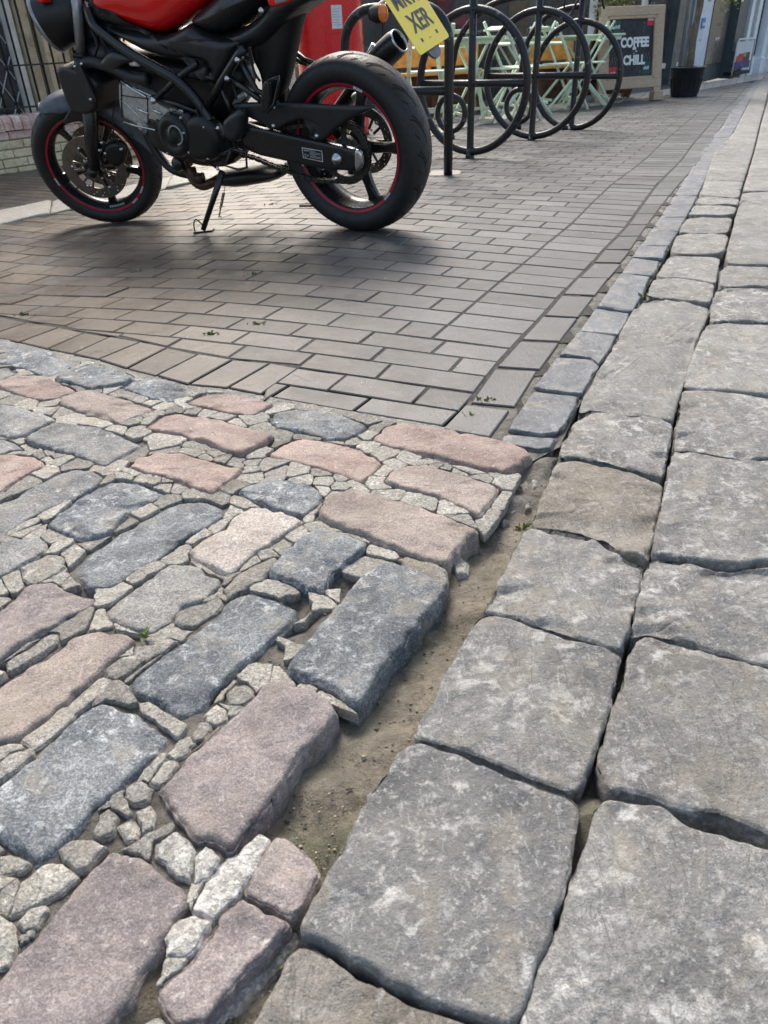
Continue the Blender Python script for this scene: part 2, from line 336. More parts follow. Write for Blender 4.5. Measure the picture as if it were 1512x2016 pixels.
# ---------------- cobbles ----------------
COB=[l.split('|') for l in '''dark|-30,664 0,668 22,671 39,679 37,688 15,692 -30,698
blue|-30,714 0,706 22,692 52,685 96,688 126,697 156,707 157,714 122,729 96,737 70,731 37,720 0,716
grey|-30,724 0,722 15,720 36,731 20,737 0,746 -30,748
blue|107,740 148,723 193,720 230,727 265,738 259,746 222,759 178,764 141,755 111,746
blue|235,760 259,747 296,742 333,747 383,770 370,777 333,787 296,781 259,768
pink|-10,755 0,751 22,744 63,742 107,747 150,766 141,773 85,786 37,777 0,764
brown|115,788 148,773 185,768 241,779 296,797 304,805 259,821 237,831 193,821 156,810 119,797
pink|365,788 393,773 430,770 481,775 541,792 537,797 500,816 456,812 407,801 374,794
dark|-40,785 0,790 37,799 74,810 109,821 107,829 74,842 52,855 30,864 0,855 -40,846
pink|285,838 311,818 344,810 407,818 481,840 541,860 530,870 500,884 478,898 437,884 407,870 356,855 311,847
dark|48,864 93,840 122,831 178,836 222,847 267,866 280,875 237,896 207,914 163,899 111,888 56,873
dark|-30,860 0,862 22,866 46,881 22,886 0,894 -30,898
pink|252,916 274,899 307,890 356,888 393,899 437,910 478,921 470,933 444,951 419,971 385,959 356,947 322,936 281,927
pink|-50,902 0,896 30,890 63,894 89,909 81,921 52,933 22,951 0,966 -50,985
dark|-50,1002 0,984 37,966 74,951 111,929 148,920 178,923 206,934 200,947 167,966 111,992 56,1018 19,1036 0,1055 -50,1080
blue|91,1027 141,984 185,959 230,940 281,947 326,966 296,984 259,1005 237,1025 207,1051 174,1060 130,1051 96,1036
blue|131,1118 167,1084 222,1047 278,1018 326,992 367,978 407,981 446,999 437,1014 393,1040 356,1066 326,1088 267,1121 222,1151 178,1154 148,1138
blue|465,967 493,953 534,934 567,944 618,955 636,976 631,990 599,1011 562,1006 520,992 483,976
pale|370,1081 389,1062 437,1040 459,1014 493,992 539,997 597,1018 585,1036 553,1055 534,1066 493,1094 459,1124 444,1129 407,1110 374,1092
grey|206,1195 238,1171 286,1136 337,1106 377,1108 438,1140 421,1163 389,1181 357,1187 341,1215 294,1243 254,1233 222,1219 210,1207
dark|-40,1085 0,1073 37,1059 81,1057 96,1070 90,1084 60,1098 35,1115 0,1132 -40,1150
blue|529,1124 557,1092 585,1064 618,1041 669,1046 722,1066 715,1087 678,1110 650,1134 638,1166 604,1159 562,1143 534,1134
brown|620,1011 650,976 696,966 761,981 840,1002 900,1025 946,1043 919,1064 895,1087 881,1110 840,1101 794,1085 747,1069 706,1050 659,1034
pink|523,893 553,872 585,861 641,865 696,874 733,893 756,911 733,930 710,946 678,932 622,916 567,902
blue|527,826 539,809 576,802 622,805 678,816 726,835 715,849 678,863 650,863 604,851 548,840
pink|731,863 756,840 784,830 844,840 932,853 1002,872 1046,888 1044,902 1002,930 956,923 886,904 817,888 761,874
brown|756,948 770,925 803,914 844,916 909,930 988,958 965,990 946,1013 923,1002 872,981 807,965
blue|562,1316 603,1263 659,1195 722,1128 754,1105 794,1112 845,1136 877,1158 877,1167 849,1199 810,1247 778,1290 738,1346 708,1392 667,1366 619,1342 579,1330
blue|252,1338 286,1310 337,1271 377,1239 429,1203 440,1179 484,1160 528,1165 587,1191 583,1215 548,1243 496,1294 448,1338 405,1386 357,1415 333,1402 302,1378 258,1362
blue|-60,1590 0,1538 60,1489 119,1437 167,1394 206,1376 254,1390 302,1417 335,1443 329,1457 286,1501 238,1548 190,1588 151,1632 111,1671 71,1695 24,1671 0,1650 -60,1625
mauve|310,1544 349,1513 397,1465 456,1410 500,1370 516,1350 552,1340 611,1362 659,1386 669,1406 659,1421 631,1453 595,1481 579,1513 540,1568 500,1616 480,1640 452,1675 433,1668 389,1649 357,1625 330,1590
brown|-60,1375 0,1334 40,1314 99,1275 139,1247 179,1235 238,1239 272,1251 254,1271 214,1298 179,1338 119,1386 60,1433 24,1457 0,1461 -60,1480
mauve|-60,1235 0,1195 40,1163 71,1144 103,1142 123,1156 151,1171 183,1173 186,1183 151,1203 111,1227 71,1251 32,1275 0,1298 -60,1335
mauve|-90,2020 0,1912 28,1870 83,1815 139,1745 185,1694 222,1662 269,1676 324,1708 370,1755 366,1778 333,1815 315,1870 278,1907 259,1954 222,2000 180,2060 120,2110 -40,2140 -90,2100
mauve|475,1750 491,1708 519,1676 537,1639 565,1644 611,1676 634,1713 616,1750 593,1787 569,1801 532,1778 500,1764
mauve|299,1954 333,1917 370,1894 398,1852 435,1796 468,1765 500,1773 546,1796 574,1815 546,1843 519,1870 491,1907 454,1944 417,1991 394,2016 343,2014 310,1991
grey|240,2050 285,2010 310,1998 335,2020 400,2035 380,2100 230,2110'''.split('\n')]
CHK=[l.split('|') for l in '''p|507,1634 528,1648 509,1694 486,1722 463,1759 417,1806 375,1787 398,1741 431,1690 463,1676 481,1653
p|343,1630 384,1662 370,1727 343,1718 301,1676 301,1653
p|384,1681 403,1657 431,1681 407,1722 380,1736
p|324,1843 352,1806 384,1801 412,1810 389,1861 361,1882 324,1880
m|113,1667 139,1648 185,1646 208,1660 171,1704 148,1711 116,1690
m|181,1639 194,1597 213,1583 231,1602 218,1634 194,1646
m|227,1620 255,1602 271,1620 269,1648 241,1650
m|264,1593 292,1579 303,1597 301,1625 278,1639 273,1616
m|245,1546 278,1530 301,1546 287,1569 259,1579 243,1565
m|14,1796 37,1731 79,1694 120,1692 153,1718 116,1755 69,1778
m|-10,1681 28,1678 56,1694 42,1708 0,1718
m|28,1810 56,1782 88,1773 93,1787 69,1819 42,1832
m|-10,1796 23,1815 32,1852 14,1894 -10,1903
m|40,1112 92,1086 122,1090 130,1110 111,1125 67,1146 42,1136
m|10,1300 60,1268 100,1240 116,1242 112,1258 62,1294 14,1318
m|32,1452 80,1418 140,1372 190,1330 225,1328 200,1360 150,1400 100,1445 62,1470
m|-20,1510 20,1480 60,1468 66,1480 20,1520 -20,1545
m|210,1310 240,1290 280,1284 286,1296 262,1318 225,1335 210,1330
m|265,1268 300,1262 330,1250 350,1256 320,1276 280,1300 262,1288
m|350,1200 390,1186 430,1172 438,1180 425,1204 380,1228 356,1232 342,1222
m|438,1160 462,1132 500,1108 540,1094 548,1102 522,1130 516,1140 470,1160 450,1172
m|443,1262 462,1250 478,1240 500,1240 520,1250 490,1262 450,1290 440,1280
m|444,1362 460,1342 480,1340 498,1352 498,1368 478,1382 450,1380
m|400,1402 425,1380 447,1394 447,1410 425,1424 405,1416
m|325,1480 350,1448 372,1440 384,1455 370,1478 340,1492
m|290,1536 320,1490 345,1486 348,1500 325,1535 300,1542
m|376,1440 392,1412 412,1414 414,1432 398,1450 380,1450
m|780,1095 800,1090 828,1100 860,1106 880,1118 880,1140 868,1150 845,1132 800,1110
m|905,918 820,890 838,894 880,904 935,918 960,928 930,930'''.split('\n')]
COBW=[(k,np.array(wpoly(PL(s)))) for k,s in COB]
CHKW=[(k,np.array(wpoly(PL(s)))) for k,s in CHK]
# collars of pale mortar left standing below two cobbles
COLW=[np.array(wpoly(PL(s),-.018)) for s in ('560,1140 604,1172 632,1190 660,1164 690,1128 716,1092 700,1080 640,1120 600,1140','582,1812 590,1846 552,1892 490,1964 420,2030 392,2030 400,2000 470,1925 520,1870','560,1800 600,1785 620,1755 628,1770 612,1800 590,1818')]
SCH=wpoly(PL('1050,884 990,1004 940,1066 880,1152 875,1182 780,1300 712,1398 672,1425 590,1500 545,1580 505,1636 540,1648 632,1712 610,1775 575,1815 480,1935 400,2050 -60,2080 -80,660 0,672 37,680 93,692 143,702 193,712 248,730 307,744 367,762 444,768 515,782 678,812 863,842 960,868'))
AREA_C=np.array(SCH)
CEN=np.array([G(a,b,-.055)[:2] for a,b in PL('1092,860 1068,900 1025,1010 965,1110 905,1220 840,1330 770,1430 690,1530 610,1650 625,1720 590,1800 540,1890 450,2030 400,2150')])
SLE=np.array([G(a,b)[:2] for a,b in PL('1512,146 1443,265 1369,400 1288,543 1244,612 1196,703 1142,795 1108,869 1078,945 1044,1034 985,1130 945,1207 905,1270 850,1380 812,1455 740,1550 675,1670 587,1835 525,1950 440,2120')])
SLE=np.vstack([SLE,[[SLE[-1][0]-.1,SLE[-1][1]-.25]]])[::-1]
def pldist(x,y,L):
    A=L[:-1];B=L[1:];AB=B-A;d=np.array([x,y])-A;t=np.clip((d*AB).sum(1)/(AB**2).sum(1),0,1);e=d-t[:,None]*AB
    k=int(np.argmin((e**2).sum(1))); return math.sqrt((e[k]**2).sum()), AB[k][0]*d[k][1]-AB[k][1]*d[k][0]
MOUND=[(G(1165,1590)[:2],.035,.045),(G(1075,900)[:2],.05,.03),(G(1215,1480)[:2],.02,.04),(G(1020,965)[:2],.04,.022)]
HOLE=[(G(150,1168)[:2],.02,.02),(G(570,1200)[:2],.035,.02),(G(680,1150)[:2],.03,.018),(G(470,1290+60)[:2],.0,.0)]
def inpoly(X,Y,P):
    ins=np.zeros(X.shape,bool); n=len(P)
    for i in range(n):
        x1,y1=P[i];x2,y2=P[(i+1)%n]
        if y1==y2: continue
        c=((y1>Y)!=(y2>Y))&(X<(x2-x1)*(Y-y1)/(y2-y1)+x1); ins^=c
    return ins
def bedz(x,y):
    d,s=pldist(x,y,SLE)
    z=-.0115+fnoise(x,y,.3,12,4)*.004
    if s<0: z=-.05
    dc,_=pldist(x,y,CEN)
    z=z*(float(sstep(.05,.085,dc)))+(-.034+fnoise(x,y,2.,9,4)*.012+fnoise(x,y,3.,28,3)*.004)*(1-float(sstep(.05,.085,dc))) if s>=0 else z
    for (c,r,h) in MOUND:
        q=math.hypot(x-c[0],y-c[1]); z+=h*math.exp(-(q/r)**2)
    for (c,r,h) in HOLE:
        if r: z-=h*math.exp(-(math.hypot(x-c[0],y-c[1])/r)**2)
    z=min(z,-.0065)+fnoise(x,y,5.,45,3)*.0022
    if s>=0 and y>1.15 and dc>.1 and not inpoly(np.array([x]),np.array([y]),AREA_C)[0] and segdist(np.array([[x,y]]),AREA_C)[0]>.045: z-=.04
    return z
def bedt(x,y):
    dc,_=pldist(x,y,CEN); t=1-float(sstep(.05,.1,dc)); d,s=pldist(x,y,SLE)
    if s<0: t*=.3
    for (c,r,h) in MOUND: t=max(t,math.exp(-(math.hypot(x-c[0],y-c[1])/r)**2))
    return t*float(sstep(1.15,.9,y))
side=lambda x,y: pldist(x,y,SLE)[1]
inroad=lambda x,y: side(x,y)>0
bx=axisl(-1.6,-.55,.03)+axisl(-.55,.62,.0065)
by=axisl(.1,1.3,.0065)+axisl(1.3,2.2,.03)
road=grid('cobbled_road',bx,by,lambda x,y: (bedz(x,y) if y<2 else -.02)+float(gz(x,y)),M['soil'],keep=lambda x,y: inroad(x,y) and not (x>.15 and y>1.35) ,tint=bedt); tag(road,kind='structure')
pave=grid('pavement',axisl(-.3,.8,.02)+axisl(.8,9,.2),axisl(.05,1.7,.02)+axisl(1.7,16,.2),lambda x,y: (bedz(x,y) if y<1.9 else -.05)+float(gz(x,y)),M['soil'],keep=lambda x,y: not inroad(x,y),tint=bedt); tag(pave,kind='structure')
mk={'dark':'c_dark','blue':'c_blue','pink':'c_pink','brown':'c_brown','mauve':'c_mauve','grey':'c_grey','pale':'c_pale'}
for i,(k,P) in enumerate(COBW):
    A=abs(area(P)); rr=.003+.0035*min(1,A/.02)
    stone(P,RNG.uniform(-.004,.003)+(.004 if i in(22,27,30,21) else 0)+float(gz(*P.mean(0))),'cobble',M[mk[k]],road,depth=.07,r=rr,n=110 if A>.006 else 72,rough=.0046,relief=.0036,rim=.0008,tilt=RNG.uniform(-.03,.03,2),seed=i*3.7,layer=.004 if i in(4,6,16,31,15,28) else .0022,flare=.004)
for i,(k,P) in enumerate(CHKW):
    stone(P,-.003+RNG.uniform(-.002,.002)+float(gz(*P.mean(0))),'mortar_chunk',M['mortar_pale' if k=='p' else 'mortar'],road,depth=.03,r=.0022,n=64,rough=.0075,relief=.003,rim=.0008,tilt=RNG.uniform(-.04,.04,2),seed=i*1.7+50,smooth=0,shrink=.0012,rings=[1,.985,.96,.9,.7,.35])
for i,P in enumerate(COLW):
    stone(P,-.02-.006*(i==0),'mortar_chunk',M['mortar_pale'],road,depth=.03,r=.006,n=48,rough=.004,relief=.004,tilt=(0,0),seed=i+90.,shrink=0,rings=[1,.985,.96,.9,.7,.35])
for i,q in enumerate(('1040,935 1052,925 1068,930 1064,944 1048,948','1060,915 1075,908 1084,918 1076,928 1063,926','1010,985 1028,978 1036,990 1020,1000','1022,960 1036,952 1044,962 1032,970','890,1115 906,1104 920,1114 918,1136 900,1140','1046,955 1058,950 1062,960 1050,966','1000,1010 1010,1004 1016,1012 1006,1018','985,1030 994,1024 1000,1032 990,1038','1030,1000 1040,996 1044,1006 1034,1010','1068,892 1082,888 1086,898 1074,902')):
    P=np.array(wpoly(PL(q),-.03)); stone(P,-.024+RNG.uniform(-.004,.004),'mortar_chunk',M['mortar_pale' if i in(0,1,2) else 'mortar'],road,depth=.02,r=.003,n=30,rough=.008,relief=.004,rim=0,tilt=RNG.uniform(-.3,.3,2),seed=i+300.,smooth=0,shrink=0,rings=[1,.97,.88,.6,.3])
FL_=np.array([G(a,b)[:2] for a,b in PL('-160,640 -90,650 -25,662 37,675 93,688 143,698 193,709 248,727 307,741 371,758 447,765 514,779 600,794 678,808 770,824 863,839 920,852 965,864')]); V=[]; NR=0
for i in range(len(FL_)-1):
    d_=FL_[i+1]-FL_[i]; n_=np.array([d_[1],-d_[0]])/np.linalg.norm(d_)
    for u in np.arange(0,1,.1):
        p=FL_[i]+d_*u; NR+=1
        for j,(o_,z_) in enumerate(((-.006,-.0022),(.0,-.0026),(.010,-.005),(.022,-.0065),(.034,-.009))):
            q=p+n_*(o_+(fnoise(p[0],p[1],j,60,3)*.004 if j>1 else 0)); V.append((q[0],q[1],z_+float(gz(q[0],q[1]))+(fnoise(q[0],q[1],1.,90,3)*.0012)))
link('mortar_fillet',mesh('mortar_fillet',V,[(i*5+k,i*5+k+1,(i+1)*5+k+1,(i+1)*5+k) for i in range(NR-1) for k in range(4)],True),road,M['mortar'])
# mortar fragments that fill the joints: cells grown from scattered seeds
RES=.003; X0,Y0,X1,Y1=-1.35,.12,.45,2.05; NX=int((X1-X0)/RES); NY=int((Y1-Y0)/RES)
SDF=np.full((NY,NX),.05,np.float32)
def stampp(P,m=.04):
    a=np.maximum(((P.min(0)-m-[X0,Y0])/RES).astype(int),0); b=np.minimum(((P.max(0)+m-[X0,Y0])/RES).astype(int)+1,[NX,NY])
    if (b<=a).any(): return
    X,Y=np.meshgrid(X0+(np.arange(a[0],b[0])+.5)*RES,Y0+(np.arange(a[1],b[1])+.5)*RES)
    pts=np.stack([X.ravel(),Y.ravel()],1); d=segdist(pts,P).reshape(X.shape); d[inpoly(X,Y,P)]*=-1
    S=SDF[a[1]:b[1],a[0]:b[0]]; np.minimum(S,d,out=S)
for k,P in COBW: stampp(np.array(P))
for k,P in CHKW: stampp(np.array(P))
Xg,Yg=np.meshgrid(X0+(np.arange(NX)+.5)*RES,Y0+(np.arange(NY)+.5)*RES)
SDF[~inpoly(Xg,Yg,AREA_C)]=-.01
for c,r in ((G(155,1165)[:2],.022),(G(575,1190)[:2],.028),(G(640,1215)[:2],.025),(G(690,1145)[:2],.02),(G(530,1280)[:2],.02),(G(600,1240)[:2],.022),(G(265,1930+40)[:2],.02),(G(285,1905)[:2],.015),(G(205,1240)[:2],.012),(G(425,1345+40)[:2],.0),(G(650,1420)[:2],.015)):
    if r: SDF[(Xg-c[0])**2+(Yg-c[1])**2<r*r]=-.01
def sdf(x,y):
    i=((x-X0)/RES).astype(int); j=((y-Y0)/RES).astype(int); ok=(i>=0)&(i<NX)&(j>=0)&(j<NY)
    return np.where(ok,SDF[np.clip(j,0,NY-1),np.clip(i,0,NX-1)],-.01)
cand=RNG.uniform([X0,Y0],[X1,Y1],(60000,2)); sv=sdf(cand[:,0],cand[:,1]); cand=cand[sv>.0038]; cand=cand[(segdist(cand,AREA_C)>.016)|(np.array([pldist(a,b,CEN)[0] for a,b in cand])>.13)]; seeds=[]
for p in cand:
    pr=proj([p[0],p[1],0])
    if not(-60<pr[0]<1200 and pr[1]<2060): continue
    rad=.018+.034*max(0,fnoise(p[0],p[1],7.,9,2)+.55)
    if all((p[0]-q[0])**2+(p[1]-q[1])**2>rad*rad for q in seeds): seeds.append((p[0],p[1]))
seeds=np.array(seeds); frag=[]
ANG=np.linspace(0,2*math.pi,28,endpoint=False)
for i,p in enumerate(seeds):
    D=seeds-p; dist=np.linalg.norm(D,axis=1); nb=D[(dist>0)&(dist<.14)]
    P=[]
    for a in ANG:
        u=np.array([math.cos(a),math.sin(a)]); rmax=.07
        for q in nb:
            du=q@u
            if du>1e-5: rmax=min(rmax,(q@q)/2/du-.0008)
        ts=np.arange(.0015,max(.003,rmax),.0015); s=sdf(p[0]+ts*u[0],p[1]+ts*u[1]); bad=np.where(s<.0012)[0]
        P.append(p+u*(ts[bad[0]]-.0012 if len(bad) else rmax))
    P=np.array(P); A=area(P)
    if A>3.5e-5: frag.append((A,P))
frag.sort(key=lambda t:-t[0])
rest=MB()
for i,(A,P) in enumerate(frag):
    c=P.mean(0); pr=proj([c[0],c[1],0])
    o=stone(P,-.0035+RNG.uniform(-.0025,.002)+float(gz(*c)),'mortar_chunk',M['mortar'],road,depth=.016,r=.0012,n=34,rough=.006,relief=.002,rim=.0,tilt=RNG.uniform(-.05,.05,2),seed=i*.77,smooth=0,shrink=.0001,rings=[1,.975,.93,.82,.5],flare=.0005)
    if i>=265:
        rest.add([tuple(Vector(v.co)+o.location) for v in o.data.vertices],[tuple(p.vertices) for p in o.data.polygons],True); me=o.data; bpy.data.objects.remove(o); bpy.data.meshes.remove(me)
tag(rest.build('mortar_crumbs',M['mortar'],road),kind='stuff')
# ---------------- flagstones ----------------
FL=[l.split('|') for l in '''tan|585,1858 619,1862 689,1907 745,1935 787,1964 843,1985 920,2014 990,2050 960,2140 430,2140 470,2050 492,2016 525,1950 556,1893
dark|820,1462 900,1487 985,1525 1060,1550 1125,1570 1140,1590 1138,1640 1122,1720 1095,1820 1060,1920 1030,2000 1010,2030 930,2010 850,1980 760,1935 690,1895 620,1855 590,1845 587,1830 610,1780 640,1725 675,1670 700,1610 740,1550 780,1490 805,1465
slab|945,1207 975,1206 1020,1218 1060,1235 1120,1255 1190,1270 1222,1285 1222,1300 1215,1345 1190,1430 1160,1510 1140,1560 1130,1560 1060,1535 1000,1510 900,1470 840,1455 815,1452 820,1430 850,1380 875,1320 905,1270 930,1225
slab|1042,1036 1070,1036 1102,1040 1151,1052 1200,1078 1236,1098 1270,1110 1268,1135 1252,1191 1240,1252 1224,1280 1190,1268 1120,1248 1060,1228 1010,1212 955,1202 960,1190 985,1130 1010,1080 1030,1045
tan|1094,906 1119,902 1183,912 1248,930 1305,949 1306,973 1299,1009 1289,1054 1279,1098 1264,1094 1220,1082 1200,1062 1175,1056 1127,1040 1078,1036 1044,1034 1054,997 1078,945
slab|1135,827 1163,808 1203,812 1244,818 1291,825 1325,840 1323,866 1315,893 1306,944 1298,937 1237,923 1203,913 1169,906 1129,901 1098,901 1108,869
light|1244,612 1264,590 1305,591 1356,596 1396,605 1394,625 1376,662 1369,690 1359,723 1345,764 1334,798 1325,833 1298,832 1264,822 1217,815 1169,806 1139,815 1142,795 1156,764 1176,730 1196,703 1217,659 1234,632
light|1271,581 1288,547 1325,547 1373,552 1408,563 1405,581 1398,598 1366,593 1332,590 1298,586
light|1291,543 1305,519 1318,502 1420,504 1414,535 1410,560 1380,551 1340,545
light|1318,497 1332,462 1352,460 1437,460 1425,500
light|1334,456 1352,427 1406,426 1444,426 1435,458 1373,459
light|1354,424 1366,404 1452,407 1445,425
light|1367,402 1376,388 1457,392 1452,405
light|1376,385 1381,372 1459,374 1456,390
slab|1190,1578 1205,1574 1244,1581 1307,1588 1349,1626 1433,1651 1540,1680 1700,1720 1700,2150 990,2150 1022,2016 1061,1900 1096,1816 1124,1732 1152,1662 1165,1600
slab|1252,1256 1272,1252 1345,1272 1426,1293 1512,1317 1640,1350 1640,1700 1512,1640 1420,1600 1345,1596 1305,1580 1240,1560 1200,1548 1175,1503 1179,1467 1191,1434 1208,1386 1224,1345 1240,1281
slab|1281,1096 1325,1102 1386,1115 1443,1125 1470,1116 1600,1114 1600,1335 1512,1308 1440,1290 1370,1270 1320,1255 1272,1246 1244,1250 1240,1245 1252,1190 1262,1140
slab|1322,891 1366,893 1423,903 1467,911 1512,908 1590,908 1590,1106 1500,1108 1445,1118 1345,1102 1285,1094 1285,1060 1300,1000 1311,950
slab|1342,769 1383,769 1440,774 1491,781 1512,783 1580,785 1580,905 1512,905 1467,908 1423,898 1366,888 1324,888 1326,860 1335,815
light|1391,639 1423,634 1512,635 1580,636 1580,782 1512,780 1440,770 1383,765 1345,765 1350,735 1365,690 1380,655
slab|1401,588 1410,569 1457,566 1580,569 1580,632 1512,633 1430,630 1396,634
light|1414,563 1420,528 1460,525 1580,530 1580,564 1480,565
light|1425,517 1455,399 1512,396 1590,396 1590,525 1512,522 1450,520
light|1458,394 1461,377 1580,376 1580,394'''.split('\n')]
fk={'tan':'slab_tan','dark':'slab_dark','slab':'slab','light':'slab_light'}
for i,(k,s) in enumerate(FL):
    P=np.array(wpoly(PL(s))); A=abs(area(P)); c=P.mean(0)
    stone(P,.002+RNG.uniform(-.004,.004)+float(gz(*c)),'flagstone',M[fk[k]],pave,depth=.075,r=.0036 if A>.01 else .003,n=120 if i<8 or 14<=i<20 else 56,rough=.0028,relief=.0042,rim=.0004,tilt=RNG.uniform(-.012,.012,2),seed=i*5.1+3,smooth=1,flare=.0015,shrink=.0016,layer=.007 if i in(3,4,5,6,16,18,20) else .002)
def band(Lp,Rp,rows,name,mk_,parent,jit=.004,r=.004,seed=0.,n=28,z=.0):
    Lp=np.array([G(a,b)[:2] for a,b in Lp]);Rp=np.array([G(a,b)[:2] for a,b in Rp])
    def at(L,t):
        d=np.concatenate([[0],np.cumsum(np.linalg.norm(np.diff(L,axis=0),axis=1))]); return np.array([np.interp(t*d[-1],d,L[:,k]) for k in(0,1)])
    tot=np.linalg.norm(np.diff(Lp,axis=0),axis=1).sum(); t=0;k=0
    while t<1:
        l=rows(k)/tot; t2=min(1,t+l)
        if t2-t>l*.4:
            e=.0015/tot; Q=[at(Lp,t+e),at(Lp,t2-e),at(Rp,t2-e),at(Rp,t+e)]; Q=np.array(Q)
            if area(Q)<0: Q=Q[::-1]
            c=Q.mean(0); stone(Q,z+RNG.uniform(-.003,.003)+float(gz(*c)),name,mk_,parent,depth=.05,r=r,n=n,rough=.0014,relief=.0015,rim=.0006,seed=seed+k*1.3,smooth=0,shrink=.0012,rings=[1,.97,.88,.6],flare=.001)
        t=t2;k+=1
rl=random.Random(3)
band(PL('1382,369 1406,300 1443,262 1484,184 1505,150 1513,140'),PL('1460,371 1484,296 1496,245 1508,201 1516,160 1520,142'),lambda k: rl.uniform(.18,.42),'flagstone',M['slab_light'],pave,seed=200.,r=.006)
band(PL('1462,374 1486,296 1498,245 1510,201 1518,160 1522,142'),PL('1620,374 1610,296 1600,245 1590,201 1575,160 1560,142'),lambda k: rl.uniform(.25,.5),'flagstone',M['slab_light'],pave,seed=260.,r=.006)
# ---------------- brick paving ----------------
LED=PL('868,846 924,794 976,723 1025,669 1070,622 1107,579 1139,547 1168,518 1190,492 1232,449 1293,365 1345,312 1364,285 1416,224 1444,201 1467,174 1488,158 1500,150')
EL=np.array([G(a,b)[:2] for a,b in LED])
brickpave=grid('brick_paving',axisl(-4,7.4,.1),axisl(1.25,15,.1),lambda x,y: (-.0022 if y>2.4 or segdist(np.array([[x,y]]),AREA_C)[0]>.09 else -.014)+float(gz(x,y)),M['sand'],keep=lambda x,y: inroad(x,y) and pldist(x,y,SLE)[0]>.13 and (not inpoly(np.array([x]),np.array([y]),AREA_C)[0]) and y>1.25); tag(brickpave,kind='structure')
dE=np.concatenate([[0],np.cumsum(np.linalg.norm(np.diff(EL,axis=0),axis=1))])
def Eat(s): return np.array([np.interp(s,dE,EL[:,k]) for k in(0,1)])
def cdir(s): a=2.02+.07*float(sstep(0,1.4,s)); return np.array([math.sin(a),math.cos(a)])*-1
BND=np.array([G(a,b)[:2] for a,b in PL('-400,560 -150,598 0,621 56,633 122,642 169,654 222,662 278,672 336,686 376,692 459,707 533,714 516,780 678,808 863,839 900,850')])
SOL_N=PL('-160,640 -90,650 -25,662 37,675 93,688 143,698 193,709 248,727 307,741 371,758 447,765 514,778'); SOL_F=PL('-80,606 -10,622 54,636 117,645 167,656 218,664 278,674 330,685 392,698 459,709 533,716 590,726')
KERBP=np.array([G(a,b)[:2] for a,b in PL('-220,474 0,431 195,393 390,349 575,318 760,283 900,251 1050,219 1180,202')]+[G(1375,172)[:2],G(1512,148)[:2]])
def clipline(P,L):
    # keep the part of P beyond the near edge of the paving (left side of the directed polyline)
    c=P.mean(0); A=L[:-1];B=L[1:];mid=(A+B)/2; AB=B-A
    d=c-A;t=np.clip((d*AB).sum(1)/(AB**2).sum(1),0,1);e=d-t[:,None]*AB; k=int(np.argmin((e**2).sum(1)))
    a=A[k];n=np.array([-AB[k][1],AB[k][0]]);n/=np.linalg.norm(n); S=[(p-a)@n-.0025 for p in P]; out=[]
    for i in range(len(P)):
        j=(i+1)%len(P)
        if S[i]>=0: out.append(P[i])
        if (S[i]>=0)!=(S[j]>=0): out.append(P[i]+(P[j]-P[i])*S[i]/(S[i]-S[j]))
    return np.array(out) if len(out)>2 else None
def brickmesh(P,z,ch=.0024,dep=.03,tilt=(0,0),inset=.0031,top=0.):
    c=P.mean(0); N=len(P)
    def ins(d):
        out=[]
        for i in range(N):
            p,a,b=P[i],P[i-1],P[(i+1)%N]; u=(p-a);u/=np.linalg.norm(u)+1e-9;w=(b-p);w/=np.linalg.norm(w)+1e-9
            nn=np.array([-u[1],u[0]])+np.array([-w[1],w[0]]); nn/=max(.3,1+u@w); out.append(p+nn*d)
        return out
    lo=ins(inset);hi=ins(inset+ch)
    f=lambda p,dz: (p[0],p[1],z+dz+tilt[0]*(p[0]-c[0])+tilt[1]*(p[1]-c[1]))
    V=[f(p,-dep) for p in lo]+[f(p,-ch) for p in lo]+[f(p,0) for p in hi]
    F=[tuple(range(2*N,3*N))]
    for k in(0,1):
        for i in range(N): F.append((k*N+i,k*N+(i+1)%N,(k+1)*N+(i+1)%N,(k+1)*N+i))
    return V,F
BR=[]
SPX=np.array([G(*p)[:2] for p in PL('1040,905 1108,869 1142,795 1196,703 1244,612 1288,543 1369,400 1443,265 1512,146')]); LPW=np.array([G(*p)[:2] for p in PL('868,850 880,838 924,794 976,723 1070,622 1139,547 1293,365 1416,224 1500,150')])
V=[]; NR=0
for i in range(len(SPX)-1):
    for u in np.arange(0,1,.05):
        A_=LPW[i]+(LPW[i+1]-LPW[i])*u; B_=SPX[i]+(SPX[i+1]-SPX[i])*u; NR+=1
        for t in np.linspace(-.02,.98,9): p=A_+(B_-A_)*t; V.append((p[0],p[1],float(gz(p[0],p[1]))-(.0042 if t<.5 else .012)))
link('joint_bed',mesh('joint_bed',V,[(i*9+k,i*9+k+1,(i+1)*9+k+1,(i+1)*9+k) for i in range(NR-1) for k in range(8)]),brickpave,M['soil'])
rb=random.Random(11); CW=.1035; BL=.2035
def addbrick(Q,zx=0.,tl=.005):
    Q=np.array(Q)
    if area(Q)<0: Q=Q[::-1]
    A=area(Q)
    if A<.0012: return
    c=Q.mean(0); p=proj([c[0],c[1],float(gz(*c))])
    if not(-420<p[0]<1640 and p[1]>112): return
    Q=Q+RNG.uniform(-.0009,.0009,Q.shape)
    g=np.array([(float(gz(c[0]+.1,c[1]))-float(gz(c[0]-.1,c[1])))/.2,(float(gz(c[0],c[1]+.1))-float(gz(c[0],c[1]-.1)))/.2])
    BR.append((math.hypot(c[0],c[1]),Q,float(gz(*c))+zx+rb.uniform(-.0009,.0009),g+RNG.uniform(-tl,tl,2)))
s=.0;k=0
